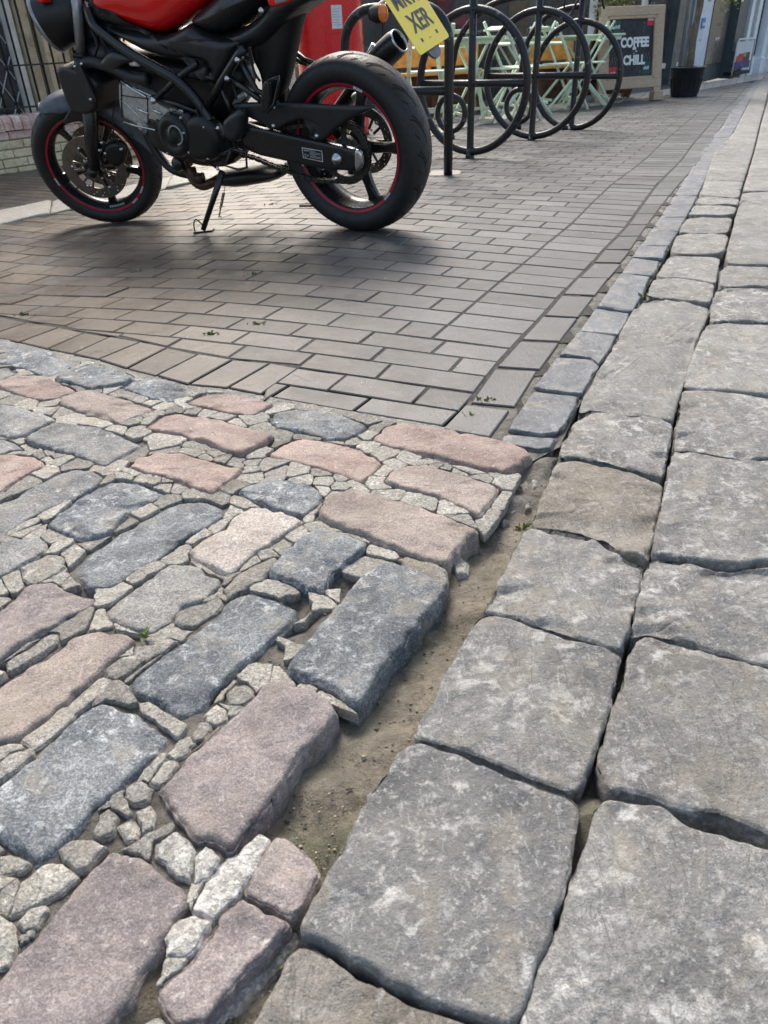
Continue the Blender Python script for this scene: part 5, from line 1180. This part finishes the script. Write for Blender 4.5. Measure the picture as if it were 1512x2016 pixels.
for (px,w,z0,z1,mt) in((745,.5,.35,.85,'greyblue'),(838,.5,.32,.75,'greyblue'),(905,.35,.7,1.1,'brownwood'),(1015,.28,.30,1.3,'orange')):
    t=(px-560)/498*CLn; m=MB(); m.box((t,.12,(z0+z1)/2),(w,.06,z1-z0)); tpart('display_panel',m,mt,cafe)
for i,px in enumerate((868,880,892,1000,1030,1048,1062)):
    t=(px-560)/498*CLn; m=MB(); m.lathe([(0,.635),(.035,.635),(.045,.7),(.045,.78),(.04,.80),(.02,.80)],16,axis='Z',c=(t,.42,.0)); o=tpart('cup',m,('white','white','redpaint','teal','white','bluegrey','white')[i],cafe)
# pale shopfront between the café and the chalkboard
Pa=G(1185,176); Pb2=G(1335,167)
def facade(name,A,Bx,label,cat,h=3.4,mat='cream'):
    d=nrm((Bx-A)*v3([1,1,0])); ll=np.linalg.norm((Bx-A)[:2]); o=A.copy(); o[2]=min(A[2],Bx[2])-.03
    e=empty(name,o,math.atan2(d[1],d[0]),label=label,cat=cat); m=MB(); m.box((ll/2,.12,h/2),(ll,.2,h)); tpart('wall',m,mat,e); return e,ll
fa,ll=facade('pale_shopfront',Cb+cdv*.02+v3([0,.6,0]),G(1335,163),'cream painted shopfront glimpsed between the farthest rack and the chalkboard','shop')
for i in range(3):
    m=MB(); m.box((ll*(i+.5)/3,.0,1.3),(ll/3-.25,.05,1.9)); w=tpart('window',m,'windark',fa)
    m=MB(); m.box((ll*(i+.5)/3,-.03,.32),(ll/3-.18,.06,.08)); tpart('sill',m,'cream',w)
# ---------------- grey and white shopfronts at the right ----------------
Ra=G(1318,166); Rb=G(1436,146); gs,gl=facade('grey_shopfront',Ra,Rb,'grey shopfront with taupe and pale blue window panels behind the potted tree','shop',mat='slate')
def along(e,A,Bx,px):  # distance along a facade line at which photo column px falls
    lo,hi=0,1
    for i in range(40):
        m_=(lo+hi)/2; q=A+(Bx-A)*m_
        if proj(q)[0]<px: lo=m_
        else: hi=m_
    return lo*np.linalg.norm((Bx-A)[:2])
x0,x1=along(gs,Ra,Rb,1346),along(gs,Ra,Rb,1378)
m=MB(); m.box(((x0+x1)/2,.0,1.5),(x1-x0,.04,2.6)); po=tpart('window_film',m,'poster',gs)
m=MB(); m.box(((x0+x1)/2+.02,-.03,.98),(.22,.02,.16)); tpart('blue_notice',m,'bluegrey',po); m=MB(); m.box(((x0+x1)/2+.02,-.045,.965),(.2,.02,.05)); tpart('notice_strip',m,'paper',po)
RX=Matrix(((1,0,0,0),(0,0,-1,0),(0,1,0,0),(0,0,0,1)))
text('CHILL',.05,po,M['greyprint'],Matrix.Translation(((x0+x1)/2+.02,-.024,.72))@RX,name='film_lettering')
for k in range(4): text('. . . .',.04,po,M['greyprint'],Matrix.Translation(((x0+x1)/2,-.024,.60-.05*k))@RX,name='film_lettering')
x2=along(gs,Ra,Rb,1412)
m=MB(); m.box(((x1+x2)/2+.03,.0,1.55),(x2-x1-.1,.04,2.5)); tw_=tpart('taupe_panel',m,'taupe',gs)
text('YOON',.10,tw_,M['goldtext'],Matrix.Translation(((x1+x2)/2+.04,-.024,1.18))@RX,bold=.002,name='window_lettering')
text('IGON',.085,tw_,M['goldtext'],Matrix.Translation(((x1+x2)/2+.04,-.024,.95))@RX,name='window_lettering')
text('warning',.10,tw_,M['white'],Matrix.Translation(((x1+x2)/2+.04,-.024,.72))@RX,bold=.003,name='window_lettering')
x3=along(gs,Ra,Rb,1417); x4=along(gs,Ra,Rb,1434)
m=MB(); m.box(((x3+x4)/2,-.06,1.7),(x4-x3,.2,3.4)); m.box(((x3+x4)/2,-.07,.25),(x4-x3+.04,.24,.5),bev=.01); tpart('pilaster',m,'slate',gs)
Wa_=G(1437,146); Wb_=G(1640,128); ws,wl=facade('white_shopfront',Wa_,Wb_,'white painted shopfront with slim columns at the right edge','shop',mat='whitepaint')
for p0,p1,mt,dp in((1440,1446,'whitepaint',.2),(1447,1458,'windark',.02),(1459,1465,'whitepaint',.14),(1466,1474,'poster',.02),(1475,1479,'windark',.02),(1480,1488,'whitepaint',.16),(1489,1494,'whitepaint',.24),(1496,1500,'whitepaint',.18),(1503,1520,'windark',.02)):
    a_,b_=along(ws,Wa_,Wb_,p0),along(ws,Wa_,Wb_,p1); m=MB(); m.box(((a_+b_)/2,.02-dp/2,1.75 if dp>.1 else 1.55),(b_-a_,dp,3.4 if dp>.1 else 2.3),bev=.01 if dp>.1 else 0)
    if dp>.1: m.box(((a_+b_)/2,.02-dp/2-.01,.18),(b_-a_+.06,dp+.05,.36),bev=.01)
    tpart('column' if dp>.1 else 'window',m,mt,ws)
# little white pavement sign
S0=G(1440,149); S1=G(1474,145); sg=empty('pavement_sign',S0,math.atan2((S1-S0)[1],(S1-S0)[0]),label='small white framed pavement sign with a red photo and navy foot at far right',cat='sign')
w=float(np.linalg.norm((S1-S0)[:2])); h=HY(S0,78)
m=MB(); m.tube([(0,0,0),(.0,.0,h-.06),(.06,0,h),(w-.06,0,h),(w,0,h-.06),(w,0,0)],.018,8); tpart('frame',m,'white',sg)
m=MB(); m.box((w/2,.02,h*.56),(w*.84,.02,h*.76)); pnl=tpart('panel',m,'paper',sg)
m=MB(); m.box((w/2,.005,h*.28),(w*.84,.012,h*.2)); tpart('navy_band',m,'navy',pnl)
m=MB(); m.box((w*.3,.005,h*.46),(w*.36,.012,h*.16)); m.box((w*.33,.003,h*.56),(w*.2,.012,h*.08)); tpart('photo_red',m,'photoprint',pnl)
m=MB(); m.box((w*.66,.005,h*.5),(w*.34,.012,h*.24)); tpart('photo_dark',m,'photodark',pnl)
m=MB(); m.box((w*.55,.002,h*.56),(w*.14,.012,h*.12)); tpart('photo_face',m,'skin',pnl)
for k in range(2): text('- - - - -',.06,pnl,M['navy'],Matrix.Translation((w/2,.006,h*(.82-.07*k)))@RX,name='print_line')
text('L .......',.07,pnl,M['white'],Matrix.Translation((w/2,-.004,h*.28))@RX,name='print_line')
m=MB(); m.box((w/2,.12,.03),(w*.9,.3,.06)); tpart('base',m,'rubber',sg)
# ---------------- chalkboard ----------------
A0_=G(1176,205); A1_=G(1297,197); ad=nrm((A1_-A0_)*v3([1,1,0])); aw=float(np.linalg.norm((A1_-A0_)[:2])); aa=math.atan2(ad[1],ad[0]); hA=HY((A0_+A1_)/2,11)
ab=empty('chalkboard_sign',A0_,aa,label='large wooden framed black chalkboard sign reading COFFEE & CHILL',cat='sign')
ln=math.radians(9); TL=Matrix.Translation((0,0,0))@Matrix.Rotation(-ln,4,'X')
hb=hA/math.cos(ln); 
def fp(name,mb,mt,par=None): o=tpart(name,mb,mt,par or ab); o.matrix_local=TL if par is None else Matrix.Identity(4); return o
z0=hb*.14
for x in(.05,aw-.05):
    m=MB(); m.box((x,0,hb/2),(.10,.045,hb),bev=.006); fp('stile',m,'frame_wood')
for z,hh in((hb-.05,.10),(z0+.05,.10)):
    m=MB(); m.box((aw/2,-.004,z),(aw,.045,hh),bev=.006); fp('frame_board',m,'frame_wood')
m=MB(); m.box((aw/2,.012,(hb+z0)/2),(aw-.16,.012,hb-z0-.12)); bd=fp('board',m,'board')
for x,zz,ww,hh in((.115,(hb+z0)/2,.03,hb-z0-.2),(aw-.115,(hb+z0)/2,.03,hb-z0-.2),(aw/2,z0+.115,aw-.2,.03),(aw/2,hb-.115,aw-.2,.03)):
    m=MB(); m.box((x,-.005,zz),(ww,.03,hh),bev=.004); fp('inner_moulding',m,'frame_wood')
for x in(.05,aw-.05):
    m=MB(); m.box((x,0,.05),(.13,.10,.10),bev=.006); tpart('foot',m,'frame_wood',ab)
m=MB(); m.bar((.06,.62,0),(.06,.16,hA-.06),.09,.04); tpart('rear_leg',m,'brownwood',ab)
m=MB(); V=[(aw-.10,.62,0),(aw-.10,.16,hA-.05),(aw-.02,.16,hA-.05),(aw-.02,.62,0)]; m.bar((aw-.06,.66,0),(aw-.06,.16,hA-.06),.10,.05); tpart('rear_leg',m,'brownwood',ab)
m=MB(); m.bar((aw/2,.60,.06),(aw/2,.19,hA-.12),aw-.1,.02,up=(0,-1,0)); tpart('rear_board',m,'brownwood',ab)
cx=aw*.56
for s,z in(('COFFEE',.565),('&',.455),('CHILL',.35)):
    text(s,.135,bd,M['chalk'],Matrix.Translation((cx,-.001,z0+(hb-z0)*z+.0))@RX@Matrix.Identity(4),bold=.007,sx=.84,name='lettering')
def cup(x,z,s,mt,lab=True):
    m=MB(); m.add([(x-s*.5,.003,z+s*.6),(x-s*.38,.003,z-s*.55),(x+s*.38,.003,z-s*.55),(x+s*.5,.003,z+s*.6)],[(0,1,2,3)]); o=tpart('cup_print',m,mt,bd)
    for k in range(3):
        q=MB(); q.tube(smooth_path([(x+(k-1)*s*.3,.003,z+s*.75),(x+(k-1)*s*.3+.012,.003,z+s*.95),(x+(k-1)*s*.3-.01,.003,z+s*1.15),(x+(k-1)*s*.35,.003,z+s*1.4)],3),.0018,4); tpart('steam_line',q,'chalkline',bd)
    for sg in(-1,1):
        q=MB(); q.tube(smooth_path([(x+sg*s*.4,.003,z-s*.5),(x+sg*s*.75,.003,z-s*.2),(x+sg*s*.7,.003,z-s*.7),(x+sg*s*.9,.003,z-s*1.2)],3),.0018,4); tpart('chalk_line',q,'chalkline',bd)
    if lab: text('CHILL' if 0 else 'HIGG' if 0 else 'chill',s*.42,bd,M['chalk'],Matrix.Translation((x,-.0005,z))@RX,bold=.001,name='cup_lettering')
cup(aw*.27,z0+(hb-z0)*.76,.12,'cupgreen'); cup(aw*.80,z0+(hb-z0)*.84,.12,'cupred'); cup(aw*.22,z0+(hb-z0)*.2,.12,'cupred'); cup(aw*.76,z0+(hb-z0)*.25,.12,'cupgreen')
# ---------------- potted tree ----------------
Pp=G(1346,190); sc=62/(proj(Pp+v3([.5,0,.2]))[0]-proj(Pp+v3([-.5,0,.2]))[0]); pr=sc/2*1.02; ph=HY(Pp,131)
pt=empty('potted_tree',Pp,0,label='slim pale-barked tree in a ribbed black plastic pot beside the chalkboard',cat='tree')
m=MB(); m.lathe([(0,0),(pr*.76,0),(pr*.80,.02),(pr*.93,ph-.12),(pr*.97,ph-.115),(pr*1.0,ph-.02),(pr*1.05,ph-.018),(pr*1.05,ph),(pr*.98,ph),(pr*.96,ph-.06),(0,ph-.06)],48,axis='Z'); p_=tpart('pot',m,'pot',pt)
for k in range(20):
    t=k*2*math.pi/20; m=MB(); m.bar((pr*.80*math.cos(t),pr*.80*math.sin(t),.03),(pr*.935*math.cos(t),pr*.935*math.sin(t),ph-.13),.008,.01,up=(math.cos(t),math.sin(t),0)); tpart('rib',m,'pot',p_)
m=MB(); m.lathe([(0,ph-.055),(pr*.95,ph-.058)],32,axis='Z'); tpart('soil',m,'potsoil',p_)
rt=random.Random(4); tk=[]
for k in range(16):
    z=ph-.08+k*.12; tk.append((.012*math.sin(k*1.3)+.002*k,.01*math.cos(k*.9),z))
m=MB(); m.tube(tk,[.052-.0015*k+.005*math.sin(k*2.1) for k in range(16)],14); trk=tpart('trunk',m,'bark',pt)
top=v3(tk[-1]); tips=[]
for k in range(9):
    t=k*2.4+.4; st_=v3(tk[8+k%8]); e_=st_+v3([math.cos(t)*.55,math.sin(t)*.45,.5+.25*rt.random()]); m=MB(); m.tube(smooth_path([st_,(st_+e_)/2+v3([0,0,-.05]),e_],4),[.018-.0016*j for j in range(9)],7); tpart('branch',m,'bark',pt); tips.append(e_); tips.append((st_+e_)/2)
lf=MB()
def leafcl(mb,c,rad,n,s,rg):
    for i in range(n):
        d=v3([rg.gauss(0,1),rg.gauss(0,1),rg.gauss(0,.8)]); p=v3(c)+d*rad*.5; u=nrm([rg.gauss(0,1),rg.gauss(0,1),rg.gauss(0,.6)]); w=nrm(np.cross(u,[rg.gauss(0,1),rg.gauss(0,1),rg.gauss(0,1)])); l=s*rg.uniform(.7,1.3)
        mb.add([p-u*l,p+w*l*.32,p+u*l,p-w*l*.32],[(0,1,2,3)])
for tpp in tips: leafcl(lf,tpp,.28,150,.035,rt)
for dx,dz,n in((-.95,1.12,260),(-1.15,1.0,160),(-.8,1.25,200),(-1.0,1.4,200),(.28,1.12,60),(.45,1.05,40)): leafcl(lf,(dx,.1,dz+.0),.16,n,.03,rt)
tpart('crown',lf,'leaf',pt)
m=MB(); m.tube([(-.8,.05,1.9),(-.95,.1,1.5),(-1.0,.1,1.1)],.008,6); tpart('branch',m,'bark',pt)
gp=G(1330,186); m=MB(); m.tube([gp-UP*.05,gp+UP*2.6],.028,14); o=m.build('signpost',M['galv']); tag(o,'thin galvanised grey pole just behind the pale tree trunk','pole')
# ---------------- tables, chairs, benches ----------------
def chair(loc,yaw,label,open_=1.,name='folding_chair'):
    e=empty(name,loc,yaw,label=label,cat='chair',group='pale green folding café chairs')
    w=.40
    for sx in(-1,1):
        x=sx*w/2
        m=MB(); m.bar((x,.26,0),(x,-.20,.84),.02,.035,up=(1,0,0),bev=.003); tpart('rear_frame',m,'green',e)      # leg that rises into the back
        x2=sx*(w/2-.025); m=MB(); m.bar((x2,-.24,0),(x2,.20,.46),.02,.032,up=(1,0,0),bev=.003); tpart('leg',m,'green',e)
    for k in range(6):
        m=MB(); m.box((0,.19-.065*k,.455),(w-.06,.05,.014),bev=.002); tpart('seat_slat',m,'green',e)
    for t,h in((.93,.09),(.78,.05)):
        p=v3([0,.26,0])+(v3([0,-.20,.84])-v3([0,.26,0]))*t; m=MB(); m.bar(p-v3([w/2-.01,0,0]),p+v3([w/2-.01,0,0]),.016,h,up=(0,.48,-.87) if 0 else (0,1,0.3),bev=.003); tpart('back_slat',m,'green',e)
    for y,z in((.20,.11),(-.185,.115)):
        m=MB(); m.bar((-w/2+.02,y,z),(w/2-.02,y,z),.016,.025,bev=.002); tpart('stretcher',m,'green',e)
    return e
def table(loc,yaw,label,w=.6,h=.72):
    e=empty('folding_table',loc,yaw,label=label,cat='table',group='pale green folding café tables')
    for k in range(7):
        m=MB(); m.box((0,-w/2+w/14+k*w/7,h),(w,w/7-.008,.018),bev=.002); tpart('top_slat',m,'green',e)
    for sy in(-1,1):
        m=MB(); m.box((0,sy*(w/2-.05),h-.03),(w-.06,.02,.04)); tpart('rail',m,'green',e)
    for sx in(-1,1):
        for sy,q in((-1,1),(1,-1)):
            pass
    for sy in(-1,1):
        y=sy*(w/2-.07)
        m=MB(); m.bar((-w/2+.05,y,0),(w/2-.08,y,h-.04),.02,.035,up=(0,1,0)); tpart('leg',m,'green',e)
        m=MB(); m.bar((w/2-.05,y*.86,0),(-w/2+.08,y*.86,h-.04),.02,.035,up=(0,1,0)); tpart('leg',m,'green',e)
    for x in(-w/2+.09,w/2-.09):
        m=MB(); m.bar((x,-w/2+.07,.06),(x,w/2-.07,.06),.02,.025); tpart('stretcher',m,'green',e)
    return e
def bench(loc,yaw,label,w=.62):
    e=empty('bench',loc,yaw,label=label,cat='bench',group='orange wooden benches outside the café')
    m=MB(); m.box((0,0,.60),(w,.03,.24),bev=.004); tpart('backrest',m,'orange',e)
    m=MB(); m.box((0,-.2,.42),(w,.36,.03),bev=.004); tpart('seat',m,'orange',e)
    for x in(-w/2+.04,w/2-.04):
        for y in(0,-.34):
            m=MB(); m.box((x,y,.20 if y else .24),(.05,.04,.41 if y else .48)); tpart('leg',m,'brownwood' if y else 'orange',e)
    m=MB(); m.box((0,-.02,.2),(w-.1,.02,.38)); tpart('rear_panel',m,'brownwood',e)
    return e
chair(G(845,243),.1,'pale green folding chair mostly hidden behind the number plate and plain post')
chair(G(900,236),math.pi+.2,'pale green folding chair seen through the left half of the nearest rack hoop')
table(G(935,236),.15,'pale green folding table whose corner shows inside the nearest rack hoop',.5)
chair(G(1000,238),-1.25,'pale green folding chair tilted steeply, framed between the two nearest rack hoops')
chair(G(1030,226),1.9,'pale green folding chair behind the tilted one, beside the middle rack post')
table(G(1020,214),.1,'pale green folding table behind the tilted chair',.62)
chair(G(1100,216),-1.35,'pale green folding chair with crossed legs to the left of the farthest rack post')
table(G(1150,206),.15,'small pale green table left of the chalkboard',.6)
chair(G(1152,212),1.45,'pale green folding chair leaning back next to the chalkboard')
bench(G(820,226),.1,'orange wooden bench directly right of the rear tyre')
bench(G(888,221),.1,'orange wooden bench behind the nearest rack hoop')
bench(G(1078,204),.1,'orange and yellow wooden bench between the middle and farthest rack posts',.55)
# ---------------- weeds, pebbles, litter ----------------
def weed(px,py,r,n,label,z=-.004,h=.018):
    c=G(px,py,z); m=MB(); rg=random.Random(int(px*7+py))
    for i in range(n):
        p=c+v3([rg.gauss(0,r),rg.gauss(0,r*.6),0]); d=nrm([rg.gauss(0,1),rg.gauss(0,1),1.2]); l=h*rg.uniform(.5,1.2); w=nrm(np.cross(d,[rg.random(),rg.random(),.2]))*l*.14
        q=p+d*l*.6; t_=p+d*l+v3([d[0],d[1],-.4])*l*.3
        m.add([p-w,p+w,q+w*1.3,q-w*1.3,t_],[(0,1,2,3),(3,2,4)])
    o=m.build('weed_tuft',M['weed']); tag(o,label,'weed',kind=None); o['group']='small weeds growing in the joints'
for a in((50,622,.016,70,'green weed tuft at far left in the brown bricks'),(416,660,.012,50,'small weed in front of the bricks left of centre'),(508,640,.012,40,'weed in the joint right of the other two in mid paving'),(272,536,.016,36,'weed patch in the shaded bricks below the front wheel'),(497,541,.016,36,'weed patch below the side stand'),(536,404,.02,50,'bright green weed beyond the side stand, between the wheels'),(820,0,0,0,''),(660,447-30,.02,20,'moss at the rear tyre'),(283,1256,.003,8,'tiny weed at the corner of the pinkish cobble'),(1268,584,.008,30,'weed between the blue setts and the pale slabs'),(1118,838,.012,44,'weed at the end of the blue setts beside the gap'),(1090,884,.012,46,'weed in the dark soil of the gap, nearest the setts'),(1068,912,.01,36,'weed lower down the gap beside the pink cobble'),(1026,1040,.007,20,'thin weed against the flagstone edge in the gap'),(545,1898,.006,16,'single grass blade in the gap at the bottom'),(930,822,.012,22,'moss line beside the last course of bricks'),(955,790,.012,22,'moss in the joint of the edge bricks')):
    if a[3]: weed(a[0],a[1],a[2]*.8,max(10,a[3]*2//3),a[4],z=-.03 if a[0] in(1118,1090,1068,1026,545) else -.003,h=.013)
for px,py in((935,309),(1000,279),(1160,257)):
    pass
pb_=MB(); rg=random.Random(9)
def peb(px,py,s,z): 
    c=G(px,py,z); V=[];F=[]; n=8
    for j,(q,h) in enumerate(((.5,-.5),(1,0),(.6,.5))):
        for k in range(n): a=2*math.pi*k/n; V.append(c+v3([q*s*math.cos(a)*rg.uniform(.8,1.15),q*s*.8*math.sin(a)*rg.uniform(.8,1.15),h*s*.8]))
    for j in(0,1):
        for k in range(n): F.append((j*n+k,j*n+(k+1)%n,(j+1)*n+(k+1)%n,(j+1)*n+k))
    F.append(tuple(2*n+k for k in range(n))); pb_.add(V,F,True)
for px,py,s in((963,1055,.0065),(928,1020,.006),(975,1032,.0055),(1005,1000,.006),(1012,990,.0085),(1025,985,.007),(1045,930,.008),(1035,945,.007),(1055,935,.006),(1060,922,.0055),(905,1128,.014),(908,1110,.008),(546,1310,.004),(532,1302,.003),(640,1210,.003),(140,726,.008),(45,683,.007),(802,980,.005),(432,990,.006),(500,1160,.003),(548,1163,.003)): peb(px,py,s,-.045 if px>890 else -.008)
for i in range(900):
    t=rg.random(); k=int(t*(len(CEN)-2)); c=CEN[k]+(CEN[k+1]-CEN[k])*rg.random()+v3([rg.gauss(0,.025),rg.gauss(0,.02)]); pr_=proj([c[0],c[1],-.05])
    if pr_[1]>850: peb(pr_[0],pr_[1],abs(rg.gauss(0,.0009))+.0005,bedz(c[0],c[1])+.001)
def pebmat():
    t=NT('mixed_pebbles'); c=t.n('ShaderNodeNewGeometry').outputs['Random Per Island']; return t.out(t.mix(t.ramp(c,.3,.9),(.06,.052,.04),(.30,.25,.18)),.6)
o=pb_.build('loose_pebbles',pebmat()); tag(o,'scatter of small pebbles lying in the muddy gap and joints','pebbles',kind='stuff')
lt=MB()
for i in range(90):
    px=rg.uniform(20,1480); py=rg.uniform(370,900); c=G(px,py,.003); s=rg.uniform(.0015,.004); a=rg.random()*3; lt.add([c+v3([s*math.cos(a),s*math.sin(a),0]),c+v3([-s*.4*math.sin(a),s*.4*math.cos(a),.001]),c-v3([s*math.cos(a),s*math.sin(a),0]),c+v3([s*.4*math.sin(a),-s*.4*math.cos(a),.001])],[(0,1,2,3)])
o=lt.build('litter_flecks',M['paper']); tag(o,'tiny pale flecks of litter scattered over the paving','litter',kind='stuff')
tw2=MB(); c=G(590,405,.004); d=nrm(G(640,405,.004)-c); tw2.tube([c,c+d*.16],.006,6); o=tw2.build('stick',M['bark']); tag(o,'short dark stick lying behind the rear tyre','stick')
